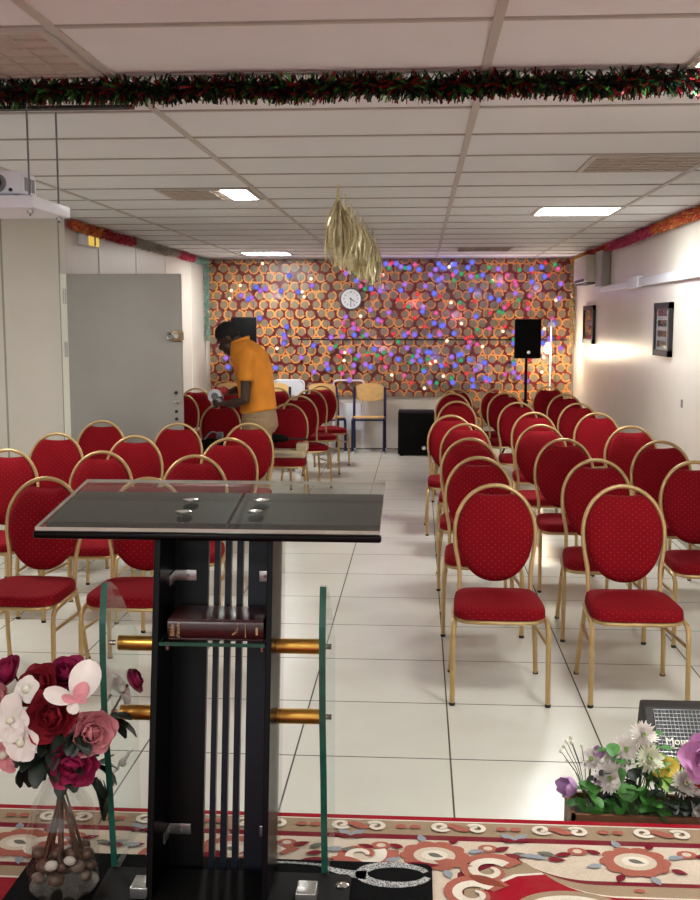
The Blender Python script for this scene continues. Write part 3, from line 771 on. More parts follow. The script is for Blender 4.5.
MB().lathe([(0.085, 0), (0.11, 0.22), (0.115, 0.225), (0.105, 0.22), (0.08, 0.01)], (-1.27, 13.35, 0.001), 20).build('pail', M['steel'], t)
MB().tube([(-1.27 + 0.112 * math.cos(a), 13.35 - 0.01 - 0.03 * math.sin(a), 0.215 - 0.09 * math.sin(a)) for a in [PI * k / 10 for k in range(11)]], 0.003, 6).build('handle', M['steel'], t)

# ------------------------------------------------------------------ the person
px_, py_ = -1.36, 8.92
person = thing('person', 'person in an orange polo shirt and khaki trousers bending over, seen from the side', 'person', (px_, py_, 0))
def V(x, y, z): return Vector((x, py_ + y, z))
def body_mb(grow=0.0):
    b = MB()
    # torso rings (horizontal ellipses): centre x, z, half depth, half width
    tors = [(-1.345, 0.80, 0.125, 0.165), (-1.345, 0.90, 0.135, 0.175), (-1.36, 1.02, 0.125, 0.160), (-1.375, 1.14, 0.128, 0.165), (-1.395, 1.26, 0.135, 0.180), (-1.42, 1.36, 0.132, 0.195), (-1.455, 1.43, 0.115, 0.195), (-1.49, 1.475, 0.085, 0.14), (-1.51, 1.50, 0.06, 0.08)]
    rings = []
    for cx, z, dx, wy in tors:
        rings.append([V(cx + (dx + grow) * math.cos(2 * PI * k / 24), (wy + grow) * math.sin(2 * PI * k / 24), z + 0.35 * (dx * math.cos(2 * PI * k / 24))) for k in range(24)])
    b.loft(rings); return b
bd = body_mb(-0.012)
# neck and head
bd.tube([V(-1.48, 0, 1.44), V(-1.525, 0, 1.50), V(-1.56, 0, 1.525)], [0.062, 0.056, 0.058], 14)
hrot = Euler((0, math.radians(-38), 0))
hc = V(-1.60, 0, 1.530); q = hrot.to_matrix()
def H(x, y, z): return hc + q @ Vector((x, y, z))      # head space: face looks to -x
bd.ell(H(0.01, 0, 0.025), 0.098, 0.077, 0.098, hrot)      # cranium
bd.ell(H(-0.035, 0, -0.055), 0.062, 0.058, 0.075, hrot)   # jaw
bd.ell(H(-0.055, 0, -0.105), 0.03, 0.03, 0.022, hrot)     # chin
bd.ell(H(-0.098, 0, -0.022), 0.022, 0.016, 0.024, hrot)   # nose
bd.ell(H(-0.085, 0, -0.062), 0.02, 0.026, 0.010, hrot)    # upper lip
bd.ell(H(-0.083, 0, -0.078), 0.018, 0.023, 0.010, hrot)   # lower lip
for s in (-1, 1):
    bd.ell(H(0.012, s * 0.079, -0.008), 0.02, 0.010, 0.033, hrot)   # ears
    bd.ell(H(-0.082, s * 0.03, 0.022), 0.018, 0.026, 0.009, hrot)   # brow
# legs
for s in (-1, 1):
    bd.tube([V(-1.35, s * 0.085, 0.88), V(-1.36, s * 0.095, 0.70), V(-1.40, s * 0.10, 0.50), V(-1.385, s * 0.10, 0.30), V(-1.345, s * 0.10, 0.08)], [0.098, 0.088, 0.06, 0.056, 0.04], 14)
    bd.ell(V(-1.40, s * 0.10, 0.045), 0.12, 0.042, 0.035)
# arms
def arm(pts, rads): bd.tube([V(*p) for p in pts], rads, 12)
nsh = (-1.415, -0.185, 1.40); nel = (-1.425, -0.235, 1.03); nwr = (-1.59, -0.16, 0.99)
fsh = (-1.455, 0.185, 1.40); fel = (-1.52, 0.21, 1.10); fwr = (-1.60, 0.05, 1.075)
for sh, el, wr in ((nsh, nel, nwr), (fsh, fel, fwr)):
    mid = tuple((a + b_) / 2 for a, b_ in zip(sh, el)); mid2 = tuple((a + b_) / 2 for a, b_ in zip(el, wr))
    arm([sh, mid, el, mid2, wr], [0.055, 0.05, 0.04, 0.042, 0.029])
# hands: palm, four curled fingers, thumb
def hand_bm(w, fwd, side, up):
    w = V(*w); fwd = Vector(fwd).normalized(); side = Vector(side); up = Vector(up)
    bd.tube([w - fwd * 0.01, w + fwd * 0.04, w + fwd * 0.085], [(0.018, 0.028), (0.018, 0.038), (0.014, 0.038)], 12)
    for k, L in enumerate((0.062, 0.072, 0.068, 0.052)):
        b0 = w + fwd * 0.078 + side * (0.030 - 0.02 * k)
        bd.tube([b0, b0 + fwd * L * 0.45 + up * 0.006, b0 + fwd * L * 0.7 - up * 0.02, b0 + fwd * L * 0.6 - up * 0.045], [0.0095, 0.009, 0.0085, 0.007], 8)
    b0 = w + fwd * 0.025 + side * 0.03
    bd.tube([b0, b0 + side * 0.028 + fwd * 0.025 - up * 0.008, b0 + side * 0.022 + fwd * 0.055 - up * 0.03], [0.012, 0.0105, 0.008], 8)
hand_bm(nwr, (-1, 0.15, 0.05), Vector((0, -0.3, 0.95)), Vector((0, -1, -0.2)))
hand_bm(fwr, (-0.9, -0.35, -0.15), Vector((0, 0.2, 0.97)), Vector((0.2, 1, 0)))
body = bd.build('body', M['skin'], person)
remeshed(body, 0.0075, 3)
# hair cap
hm = MB(); hm.ell(H(0.018, 0, 0.040), 0.106, 0.086, 0.100, hrot, 24, 16)
cut = MB(); keep_f = []
for f in hm.f:
    cpt = sum((Vector(hm.v[i]) for i in f), Vector()) / len(f); l = q.transposed() @ (cpt - hc)
    if l.z > 0.055 - max(0, l.x + 0.06) * 0.9 and l.x > -0.085: keep_f.append(f)
hm.f = keep_f; hm.mi = [0] * len(keep_f)
ho = hm.build('hair', M['hair'], body)
# eyes
for s in (-1, 1):
    MB().ell(H(-0.090, s * 0.031, 0.008), 0.009, 0.012, 0.008, hrot, 10, 6).build('eye', M['wpetal'], body)
    MB().ell(H(-0.0965, s * 0.031, 0.006), 0.004, 0.005, 0.005, hrot, 8, 6).build('pupil', M['ink'], body)
# polo shirt
sh = body_mb(0.012)
sh.v = [v for v in sh.v]
shirt = MB()
tors = [(-1.352, 0.925, 0.155, 0.185), (-1.354, 0.96, 0.153, 0.183), (-1.36, 1.02, 0.150, 0.178), (-1.372, 1.14, 0.150, 0.182), (-1.39, 1.26, 0.152, 0.195), (-1.415, 1.36, 0.147, 0.208), (-1.455, 1.435, 0.126, 0.205), (-1.488, 1.482, 0.096, 0.145), (-1.505, 1.508, 0.075, 0.082)]
rings = []
for cx, z, dx, wy in tors:
    rings.append([V(cx + dx * math.cos(2 * PI * k / 28), wy * math.sin(2 * PI * k / 28), z + (0.30 if z > 1.0 else 0.12) * dx * math.cos(2 * PI * k / 28) + 0.004 * math.sin(5 * k)) for k in range(28)])
shirt.loft(rings)
for sy, s_, e_ in ((-1, nsh, nel), (1, fsh, fel)):
    s_, e_ = V(*s_), V(*e_)
    shirt.tube([s_ + Vector((0.01, -sy * 0.04, 0.02)), s_.lerp(e_, 0.15), s_.lerp(e_, 0.38), s_.lerp(e_, 0.58)], [0.075, 0.072, 0.066, 0.064], 16)
so = remeshed(shirt.build('polo_shirt', M['orange'], person), 0.009, 5)
cl = MB(); cl.tube([V(-1.50 + 0.075 * math.cos(2 * PI * k / 20), 0.08 * math.sin(2 * PI * k / 20), 1.507 + 0.028 * math.cos(2 * PI * k / 20)) for k in range(20)], [(0.02, 0.007)] * 20, 8, True)
cl.build('collar', M['orange'], so)
# trousers
tr = MB()
for s in (-1, 1):
    tr.tube([V(-1.35, s * 0.085, 0.86), V(-1.355, s * 0.092, 0.70), V(-1.395, s * 0.10, 0.50), V(-1.38, s * 0.10, 0.28), V(-1.35, s * 0.10, 0.075)], [0.112, 0.102, 0.082, 0.075, 0.068], 18)
rings = []
for cx, z, dx, wy in ((-1.35, 0.74, 0.13, 0.17), (-1.34, 0.80, 0.155, 0.185), (-1.345, 0.90, 0.148, 0.180), (-1.355, 0.97, 0.132, 0.168)):
    rings.append([V(cx + dx * math.cos(2 * PI * k / 24), wy * math.sin(2 * PI * k / 24), z) for k in range(24)])
tr.loft(rings)
remeshed(tr.build('trousers', M['khaki'], person), 0.010, 4)
for s in (-1, 1):
    sm_ = MB(); sm_.ell(V(-1.405, s * 0.10, 0.045), 0.14, 0.05, 0.045); sm_.box(-1.54, -1.28, py_ + s * 0.10 - 0.045, py_ + s * 0.10 + 0.045, 0.0, 0.025)
    remeshed(sm_.build('shoe', M['blackmat'], person), 0.008, 3)
# tool in hands
t = thing('power_tool', 'white and red handheld power tool gripped by the person', 'tool', (-1.70, 8.84, 1.0))
b = MB(); b.tube([(-1.70, 8.80, 1.055), (-1.70, 8.92, 1.055)], [0.058, 0.058], 20); b.build('motor_housing', M['white'], t)
b = MB(); b.tube([(-1.70, 8.795, 1.055), (-1.70, 8.80, 1.055)], [0.03, 0.03], 16); b.build('disc', M['greyplastic'], t)
b = MB(); b.cbox(-1.71, -1.60, 8.83, 8.90, 1.07, 1.125, 0.015); b.build('grip', M['redplastic'], t)
b = MB(); b.cbox(-1.69, -1.64, 8.825, 8.895, 0.985, 1.04, 0.012); b.build('handle', M['white'], t)
# things on chair seats behind
t = thing('cordless_drill', 'dark cordless drill with long bit lying above the cream toolbox', 'drill', (-1.24, 9.75, 0.56))
b = MB(); b.tube([(-1.40, 9.72, 0.605), (-1.36, 9.72, 0.605), (-1.25, 9.72, 0.603), (-1.20, 9.72, 0.603)], [0.03, 0.042, 0.036, 0.02], 14); b.build('body', M['blackmat'], t)
b = MB(); b.tube([(-1.20, 9.72, 0.603), (-1.02, 9.72, 0.597)], 0.008, 8); b.build('bit', M['ink'], t)
b = MB(); b.cbox(-1.375, -1.325, 9.70, 9.745, 0.50, 0.59, 0.01); b.build('handle', M['blackmat'], t)
t = thing('toolbox', 'open cream toolbox lying on the red chair seat behind the person', 'box', (-1.2, 9.72, 0.467))
b = MB(); b.cbox(-1.36, -1.04, 9.60, 9.84, 0.436, 0.50, 0.008); b.build('case', M['cream'], t)
b = MB(); b.cbox(-1.12, -1.02, 9.64, 9.80, 0.495, 0.565, 0.008); b.build('compartment', M['cream'], t)
b = MB(); b.box(-1.33, -1.15, 9.598, 9.602, 0.46, 0.475); b.build('clasp', M['steel'], t, smooth=False)
t = thing('tool_bag', 'black tool bag with grey straps on the chair left of the person', 'bag', (-1.87, 9.72, 0.467))
b = MB(); b.cbox(-2.0, -1.76, 9.63, 9.83, 0.437, 0.60, 0.03); b.build('pouch', M['blackmat'], t)
b = MB(); b.tube([(-1.96 + 0.16 * k / 10, 9.63, 0.60 + 0.07 * math.sin(PI * k / 10)) for k in range(11)], 0.008, 8); b.build('strap', M['greyplastic'], t)
b = MB(); b.cbox(-1.86, -1.80, 9.66, 9.72, 0.60, 0.66, 0.008); b.build('pocket', M['greyplastic'], t)

# ------------------------------------------------------------------ stage and carpet
ZS = 0.10
struct(MB().box(-4.8, XR - 0.001, -3.0, 3.268, 0.0, ZS - 0.006).build('trim_7', M['ceilgap'], smooth=False))
def carpet_mat(name, c, sc_=260):
    t = NT(name); v, x, y, z = t.xyz(); nz = t.noise(v, sc_, 2); n2 = t.noise(v, 9, 3)
    col = t.mix(t.ramp(nz, 0.25, 0.75), tuple(k * 0.72 for k in lin(c)[:3]) + (1,), lin(c))
    col = t.mix(t.m_('MULTIPLY', t.ramp(n2, 0.4, 0.7), 0.18), col, lin((120, 100, 84)))
    return t.done(t.bsdf(col, 0.95, 0, Specular_IOR_Level=0.1))
cm = [carpet_mat('carpet_' + n_, c_) for n_, c_ in (('red', (158, 20, 38)), ('cream', (214, 198, 178)), ('beige', (164, 142, 116)), ('maroon', (120, 28, 44)), ('salmon', (172, 100, 84)), ('ivory', (232, 222, 206)), ('grey', (112, 110, 100)), ('brown', (140, 70, 54)), ('bluegrey', (150, 156, 164)))]
RED, CRE, BEI, MAR, SAL, IVO, GRE, BRO, BLU = range(9)
cp = MB(); e = 0.0006
NF = [0]
def flat(poly, m_, z):
    NF[0] += 1; z += NF[0] * 0.004 * e
    if sum(poly[k_ - 1][0] * poly[k_][1] - poly[k_][0] * poly[k_ - 1][1] for k_ in range(len(poly))) < 0: poly = poly[::-1]
    cp.cur = m_; cp.add([(x, y, z) for x, y in poly], [tuple(range(len(poly)))])
def ribbon(pts, ws, m_, z):
    NF[0] += 1; z += NF[0] * 0.004 * e
    n = len(pts); L = []; Rr = []
    for i, (x, y) in enumerate(pts):
        a = pts[max(0, i - 1)]; b_ = pts[min(n - 1, i + 1)]; dx, dy = b_[0] - a[0], b_[1] - a[1]; l = math.hypot(dx, dy) or 1
        w = ws[i] if isinstance(ws, list) else ws
        L.append((x - dy / l * w, y + dx / l * w)); Rr.append((x + dy / l * w, y - dx / l * w))
    cp.cur = m_
    vs = [(x, y, z) for x, y in L + Rr]; cp.add(vs, [(n + i, n + i + 1, i + 1, i) for i in range(n - 1)])
X0, X1, YE = -3.6, 1.9, 3.27
cp.cur = RED; cp.box(X0, X1, -1.5, YE, ZS - 0.006, ZS)
e = 0.0006
flat([(X0 + .03, -1.4), (X1, -1.4), (X1, YE - 0.028), (X0 + .03, YE - 0.028)], IVO, ZS + e)
flat([(X0 + .03, -1.4), (X1, -1.4), (X1, YE - 0.036), (X0 + .03, YE - 0.036)], BEI, ZS + 2 * e)
flat([(X0 + .03, -1.4), (X1, -1.4), (X1, YE - 0.128), (X0 + .03, YE - 0.128)], MAR, ZS + 3 * e)
flat([(X0 + .03, -1.4), (X1, -1.4), (X1, YE - 0.160), (X0 + .03, YE - 0.160)], CRE, ZS + 4 * e)
# inner frames: right and left fields joined by an inward curve in the middle
def inner(d, cur):
    yb = YE - d
    pts = [(X1, yb), (0.50 + cur, yb)]
    for k in range(13):
        a = PI / 2 * k / 12; pts.append((0.50 + cur - 0.10 * math.sin(a) - 0.02 * k / 12 * 5, yb + 0.115 * (1 - math.cos(a))))
    pts += [(0.22 + cur, yb + 0.10), (0.12 + cur * 1.0, yb + 0.02), (0.10 + cur, yb - 0.30), (-0.9 - cur, yb - 0.30), (-1.05 - cur, yb + 0.0), (X0 + .03, yb), (X0 + .03, -1.4), (X1, -1.4)]
    return pts
flat(inner(0.372, 0.0), MAR, ZS + 5 * e); flat(inner(0.395, 0.02), BEI, ZS + 6 * e); flat(inner(0.452, 0.06), IVO, ZS + 7 * e); flat(inner(0.462, 0.07), RED, ZS + 8 * e)
def spiral(cx, cy, r0, a0, turns, sgn):
    return [(cx + r0 * (1 - 0.75 * k / 20) * math.cos(a0 + sgn * turns * 2 * PI * k / 20), cy + r0 * (1 - 0.75 * k / 20) * math.sin(a0 + sgn * turns * 2 * PI * k / 20)) for k in range(21)]
def circle(cx, cy, rx, ry, n=14): return [(cx + rx * math.cos(2 * PI * k / n), cy + ry * math.sin(2 * PI * k / n)) for k in range(n)]
def leaf(cx, cy, L, w, a, m_, z):
    pts = []
    for k in range(9): u = k / 8; pts.append((u * L, w * math.sin(PI * u ** 0.8)))
    for k in range(7, 0, -1): u = k / 8; pts.append((u * L, -w * math.sin(PI * u ** 0.8)))
    ca, sa = math.cos(a), math.sin(a)
    flat([(cx + x * ca - y * sa, cy + x * sa + y * ca) for x, y in pts], m_, z)
yb = YE - 0.082
ZT = ZS + 10 * e
x = -3.3
while x < 1.8:
    # S scroll with white spirals and a salmon body, then two dots
    ribbon([(x - 0.045 + 0.09 * k / 12, yb + 0.012 * math.sin(2 * PI * k / 12)) for k in range(13)], [0.004 + 0.012 * math.sin(PI * k / 12) for k in range(13)], SAL, ZT)
    ribbon(spiral(x - 0.055, yb + 0.004, 0.030, -0.6, 1.2, -1), 0.0075, IVO, ZT + e)
    ribbon(spiral(x + 0.055, yb - 0.004, 0.030, PI - 0.6, 1.2, -1), 0.0075, IVO, ZT + e)
    flat(circle(x - 0.135, yb, 0.018, 0.013), SAL, ZT); flat(circle(x + 0.125 + 0.008, yb, 0.018, 0.013), SAL, ZT)
    x += 0.312
def rosette(cx, cy, r_):
    for k in range(10):
        a = 2 * PI * k / 10; flat(circle(cx + r_ * 0.72 * math.cos(a), cy + r_ * 0.62 * math.sin(a), r_ * 0.32, r_ * 0.27), SAL, ZT + e * (k % 2) * 0.3)
    flat(circle(cx, cy, r_ * 0.62, r_ * 0.5, 20), CRE, ZT + e); flat(circle(cx, cy, r_ * 0.40, r_ * 0.3, 16), IVO, ZT + 2 * e)
    leaf(cx - 0.02, cy + 0.008, 0.05, 0.012, -0.4, GRE, ZT + 3 * e)
    for k in range(8):
        a = 2 * PI * k / 8 + 0.3; leaf(cx + r_ * 1.05 * math.cos(a), cy + r_ * 0.85 * math.sin(a), r_ * 0.5, r_ * 0.13, a, MAR if k % 2 else BLU, ZT + e)
rr = random.Random(3)
for cx in (-2.6, -1.9, -1.2, -0.55, 0.055, 0.64, 1.35):
    rosette(cx, YE - 0.262, 0.10)
    for s in (-1, 1):
        flat(circle(cx + s * 0.16, YE - 0.21, 0.03, 0.024), SAL, ZT); flat(circle(cx + s * 0.16, YE - 0.21, 0.014, 0.012), CRE, ZT + e)
        for k in range(4):
            leaf(cx + s * (0.18 + 0.05 * k), YE - 0.225 - 0.012 * k, 0.055, 0.013, (0.2 if s > 0 else PI - 0.2) + rr.uniform(-.5, .5), (MAR, GRE, BLU, MAR)[k], ZT + e)
for cx in (-0.20, 0.30, -0.85, -1.55):
    for s in (-1, 1):
        leaf(cx, YE - 0.155, 0.06, 0.014, PI / 2 - s * 0.8, BLU, ZT + 2 * e); leaf(cx, YE - 0.165, 0.05, 0.012, PI / 2 - s * 1.2, MAR, ZT + 3 * e)
# big cream and salmon scrolls in the middle field
for cx, cy, s in ((0.21, 2.93, 1), (-0.16, 3.00, -1), (0.16, 2.80, 1), (-1.12, 2.98, 1), (-0.45, 2.97, 1), (-0.75, 2.97, -1)):
    ribbon(spiral(cx, cy, 0.085, 0.4, 1.1, s), [0.03 - 0.001 * k for k in range(21)], SAL, ZT)
    ribbon(spiral(cx, cy, 0.062, 0.6, 1.1, s), [0.018 - 0.0006 * k for k in range(21)], IVO, ZT + e)
for k in range(10):
    leaf(-0.75 + 0.1 * k, 2.90 + 0.04 * (k % 3), 0.12, 0.022, rr.uniform(-.6, .6), (BRO, MAR, SAL)[k % 3], ZT + e)
for cx in (0.62, 0.8, 1.0, 1.2, 1.4): flat(circle(cx, YE - 0.424, 0.016, 0.010), SAL, ZT)
# red field medallion
ribbon([(0.42 + 0.14 * math.cos(PI * k / 20), 2.70 + 0.10 * math.sin(PI * k / 20)) for k in range(21)], 0.028, IVO, ZT); 
ribbon([(0.42 + 0.15 * math.cos(PI * k / 20), 2.71 + 0.11 * math.sin(PI * k / 20)) for k in range(21)], 0.012, BEI, ZT + e)
tag(cp.build('carpet', cm, smooth=False, recalc=False), 'red and cream oriental carpet with floral border under the lectern', 'carpet')
# black mat beneath the lectern
mt = MB()
def rrect(x0, x1, y0, y1, r_):
    p = []
    for cx, cy, a0 in ((x1 - r_, y1 - r_, 0), (x0 + r_, y1 - r_, PI / 2), (x0 + r_, y0 + r_, PI), (x1 - r_, y0 + r_, 1.5 * PI)):
        for k in range(7): a = a0 + PI / 2 * k / 6; p.append((cx + r_ * math.cos(a), cy + r_ * math.sin(a)))
    return p
zm = ZT + 7 * e
mt.prism([(x, y, zm) for x, y in rrect(-1.12, 0.047, 2.2, 2.94, 0.03)], (0, 0, 0.006))
mt.cur = 1; zz = zm + 0.0066
def mrib(pts, ws):
    n = len(pts); vs = []
    for i, (x, y) in enumerate(pts):
        a = pts[max(0, i - 1)]; b_ = pts[min(n - 1, i + 1)]; dx, dy = b_[0] - a[0], b_[1] - a[1]; l = math.hypot(dx, dy)
        w = ws[i]; vs += [(x - dy / l * w, y + dx / l * w, zz), (x + dy / l * w, y - dx / l * w, zz)]
    mt.add(vs, [(2 * i, 2 * i + 1, 2 * i + 3, 2 * i + 2) for i in range(n - 1)])
mrib([(-0.06 + 0.095 * math.cos(a), 2.872 + 0.055 * math.sin(a)) for a in [0.35 + 1.83 * PI * k / 30 for k in range(31)]], [0.010 + 0.008 * math.sin(PI * k / 30) for k in range(31)])
mrib([(-0.14 - 0.14 * k / 10, 2.865 + 0.05 * (k / 10) ** 2) for k in range(11)], [0.024 - 0.0018 * k for k in range(11)])
mrib([(-0.28 - 0.2 * k / 10, 2.915 + 0.006 * math.sin(k / 3)) for k in range(11)], [0.006] * 11)
t_ = NT('chalk_grey_fleck'); v_, x_, y_, z_ = t_.xyz(); nz_ = t_.noise(v_, 320, 2)
chalk = t_.done(t_.bsdf(t_.mix(t_.ramp(nz_, 0.42, 0.58), lin((40, 40, 42)), lin((196, 196, 194))), 0.8))
tag(mt.build('floor_mat', [mat('black_mat', (8, 8, 9), 0.9, 0, 0.2, 120, Specular_IOR_Level=0.1), chalk], smooth=False), 'black mat with flecked grey loop pattern under the lectern', 'mat')
ZM = zm + 0.007

# ------------------------------------------------------------------ lectern
L = thing('lectern', 'black lectern with glass top, slotted column and gold side bars', 'lectern', (-0.56, 2.8, ZM))
def tz(y): return 1.117 + (y - 2.82) * (1.179 - 1.117) / 0.47
def slab(x0, x1, y0, y1, up0, up1):
    m_ = MB(); vs = []
    for x in (x0, x1):
        for y in (y0, y1): vs += [(x, y, tz(y) + up0), (x, y, tz(y) + up1)]
    return m_.add(vs, [(0, 1, 3, 2), (4, 6, 7, 5), (0, 4, 5, 1), (2, 3, 7, 6), (0, 2, 6, 4), (1, 5, 7, 3)])
tp = slab(-1.047, -0.104, 2.82, 3.29, -0.010, 0.0)
tp.mi[0] = tp.mi[1] = tp.mi[2] = tp.mi[3] = 1
top = tp.build('glass_top', [M['glass'], M['gedge2']], L, smooth=False)
slab(-1.045, -0.535, 2.905, 3.20, -0.034, -0.0125).build('black_panel', M['darkplate'], L, smooth=False)
slab(-0.525, -0.106, 2.905, 3.20, -0.034, -0.0125).build('black_panel', M['darkplate2'], L, smooth=False)
MB().cbox(-1.052, -0.099, 2.812, 2.838, 1.085, 1.1055, 0.006).build('front_rail', M['black'], L)
for x, y in ((-0.667, 2.968), (-0.671, 3.081), (-0.462, 2.978), (-0.461, 3.083)):
    d = MB(); d.lathe([(0.023, 0.0005), (0.023, 0.003), (0.014, 0.0045), (0.004, 0.005)], (x, y, tz(y)), 20); o_ = d.build('chrome_disc', M['chrome'], L)
SH = lambda z: 0.187 * (1.1 - z)     # the column leans: its foot is nearer the speaker
# column: side panels lean towards the base, front panel with slots
def side_panel(x0, x1, nm, m_):
    poly = [(x0, 2.84, 1.085), (x0, 2.655, ZM), (x0, 3.05 - SH(ZM), ZM), (x0, 3.05, 1.11)]
    return MB().prism(poly, (x1 - x0, 0, 0)).build(nm, m_, L, smooth=False, bevel=0.002)
side_panel(-0.722, -0.704, 'side_panel', M['black']); side_panel(-0.410, -0.394, 'side_panel', M['black'])
fp = MB()
xs = [(-0.704, -0.606), (-0.589, -0.573), (-0.557, -0.539), (-0.523, -0.505), (-0.489, -0.410)]
for i, (a, b_) in enumerate(xs): fp.cur = 1 if i > 0 else 0; fp.prism([(a, 3.03 - SH(ZM), ZM), (a, 3.05 - SH(ZM), ZM), (a, 3.05, 1.11), (a, 3.03, 1.11)], (b_ - a, 0, 0))
fp.build('slotted_front', [M['black'], M['navy']], L, smooth=False)
pn = MB().add([(-0.384, 2.93, 1.09), (-0.384, 3.045, 1.10), (-0.384, 3.045 - SH(ZM), ZM), (-0.384, 2.93 - SH(ZM), ZM)], [(0, 1, 2, 3)])
pn.build('smoked_pane', thin_glass('smoked_glass', (0.80, 0.79, 0.77), 0.04), L, smooth=False)
gs = MB().box(-0.703, -0.412, 2.79, 2.972, 0.798, 0.808); gs.mi = [1, 1, 1, 1, 0, 0]
sh_ = gs.build('glass_shelf', [M['glass'], M['gedge']], L, smooth=False)
def bracket(x, y, z, w, sgn, nm='bracket'):
    b = MB(); b.cbox(min(x, x + sgn * w), max(x, x + sgn * w), y - 0.004, y, z - 0.016, z + 0.016, 0.002); b.cbox(x - 0.002 if sgn > 0 else x - 0.002, x + 0.002, y - 0.07 if sgn > 0 else y - 0.02, y, z - 0.016, z + 0.016, 0.0015)
    o_ = b.build(nm, M['steel'], L)
    MB().tube([(x + sgn * w * 0.6, y - 0.004, z), (x + sgn * w * 0.6, y - 0.006, z)], 0.005, 10).build('screw', M['greyplastic'], o_)
bracket(-0.702, 3.0, 0.945, 0.062, 1); bracket(-0.412, 3.0, 0.945, 0.045, -1)
bracket(-0.702, 2.866, 0.238, 0.062, 1); bracket(-0.412, 2.866, 0.238, 0.032, -1)
for x in (-0.69, -0.425):
    MB().tube([(x, 2.83, 0.775), (x, 2.83, 0.798)], 0.006, 10).build('shelf_pin', M['steel'], L)
# gold bars and glass wings
for z in (0.770, 0.566):
    MB().tube([(-0.845, 2.90, z), (-0.722, 2.90, z)], 0.0215, 20).build('gold_bar', M['gold_tube'], L)
    MB().tube([(-0.394, 2.90, z), (-0.262, 2.90, z)], 0.0215, 20).build('gold_bar', M['gold_tube'], L)
    for x, dx in ((-0.866, 0.02), (-0.252, 0.02)):
        MB().tube([(x - 0.005, 2.90, z), (x + 0.012, 2.90, z)], 0.008, 12).build('cap_screw', M['chrome'], L)
def wing(x0, x1):
    prof = []
    for k in range(25):
        u = k / 24.0; z = 0.965 - u * (0.965 - ZM - 0.005)
        y = 2.79 - 0.015 * math.sin(PI * min(1, u * 1.6)) + 0.085 * max(0, (u - 0.45)) ** 1.2 + (0.02 * (1 - u * 8) if u < 0.125 else 0)
        prof.append((y, z))
    back = []
    for k in range(13):
        u = k / 12.0; z = ZM + 0.005 + u * (0.735 - ZM); y = 3.10 - 0.012 * math.sin(u * PI * 1.4); back.append((y, z))
    back += [(3.05, 0.79), (2.98, 0.86), (2.90, 0.93), (2.84, 0.962)]
    poly = [(x0, y, z) for y, z in prof + back]
    m_ = MB().prism(poly, (x1 - x0, 0, 0)); m_.mi = [0, 0] + [1] * 24 + [2] * (len(m_.f) - 26)
    return m_.build('glass_wing', [M['glass'], M['gedge'], M['glass']], L, smooth=False)
wing(-0.864, -0.846); wing(-0.264, -0.246)
bp = MB(); bp.prism([(x, y, ZM) for x, y in rrect(-0.868, -0.178, 2.35, 2.83, 0.02)], (0, 0, 0.02)); bp.build('base_plate', mat('base_black', (12, 12, 12), 0.6, 0, 0.05, Specular_IOR_Level=0.15), L, bevel=0.003)
for x, s in ((-0.765, 1), (-0.264, -1)):
    MB().cbox(min(x, x + s * 0.055), max(x, x + s * 0.048), 2.66, 2.73, ZM + 0.02, ZM + 0.052, 0.003).build('clamp', M['steel'], L)
for x in (-0.20,):
    MB().lathe([(0.018, 0), (0.018, 0.006), (0.008, 0.01)], (x, 2.76, ZM + 0.02), 16).build('floor_bolt', M['chrome'], L)
# book on the shelf
BX0, BX1 = -0.682, -0.418
bk = thing('book', 'dark burgundy Bible lying flat on the glass shelf inside the lectern', 'book', (-0.55, 2.87, 0.8085))
b = MB(); b.cbox(BX0, BX1, 2.81, 2.955, 0.8085, 0.8145, 0.002); b.cbox(BX0, BX1, 2.81, 2.955, 0.862, 0.868, 0.002)
b.tube([(BX0, 2.817, 0.838), (BX1, 2.817, 0.838)], [(0.0295, 0.012)] * 2, 16); b.build('cover', M['bookred'], bk)
MB().box(BX0 + .003, BX1 - .004, 2.82, 2.951, 0.8145, 0.862).build('page_block', M['pages'], bk, smooth=False)
b = MB(); rot = Matrix.Rotation(PI / 2, 4, 'X') @ Matrix.Rotation(PI / 2, 4, 'Z')
text_bm(b, 'Bible', 0.017, Matrix.Translation((BX0 + .014, 2.8036, 0.838)) @ rot); text_bm(b, "d'\u00e9tude", 0.014, Matrix.Translation((BX0 + .030, 2.8036, 0.838)) @ rot)
b.build('gold_title', M['goldink'], bk, smooth=False); b = MB(); b.box(BX1 - .050, BX1 - .0485, 2.8036, 2.8046, 0.820, 0.858)
b.build('gold_line', M['goldink'], bk, smooth=False); b = MB(); b.box(BX1 - .021, BX1 - .015, 2.8036, 2.8046, 0.828, 0.849)
b.build('publisher_mark', M['goldink'], bk, smooth=False); b = MB()
for k in range(6):       # small feather emblem
    a = 0.5 + 0.22 * k; p = Vector((BX1 - .085 + 0.003 * k, 2.8038, 0.828 + 0.003 * k)); d = Vector((math.cos(a), 0, math.sin(a))) * 0.019; n_ = Vector((-math.sin(a), 0, math.cos(a))) * 0.0018
    b.prism([p - n_, p + n_, p + d], (0, 0.0006, 0))
b.build('feather_emblem', M['goldink'], bk, smooth=False)

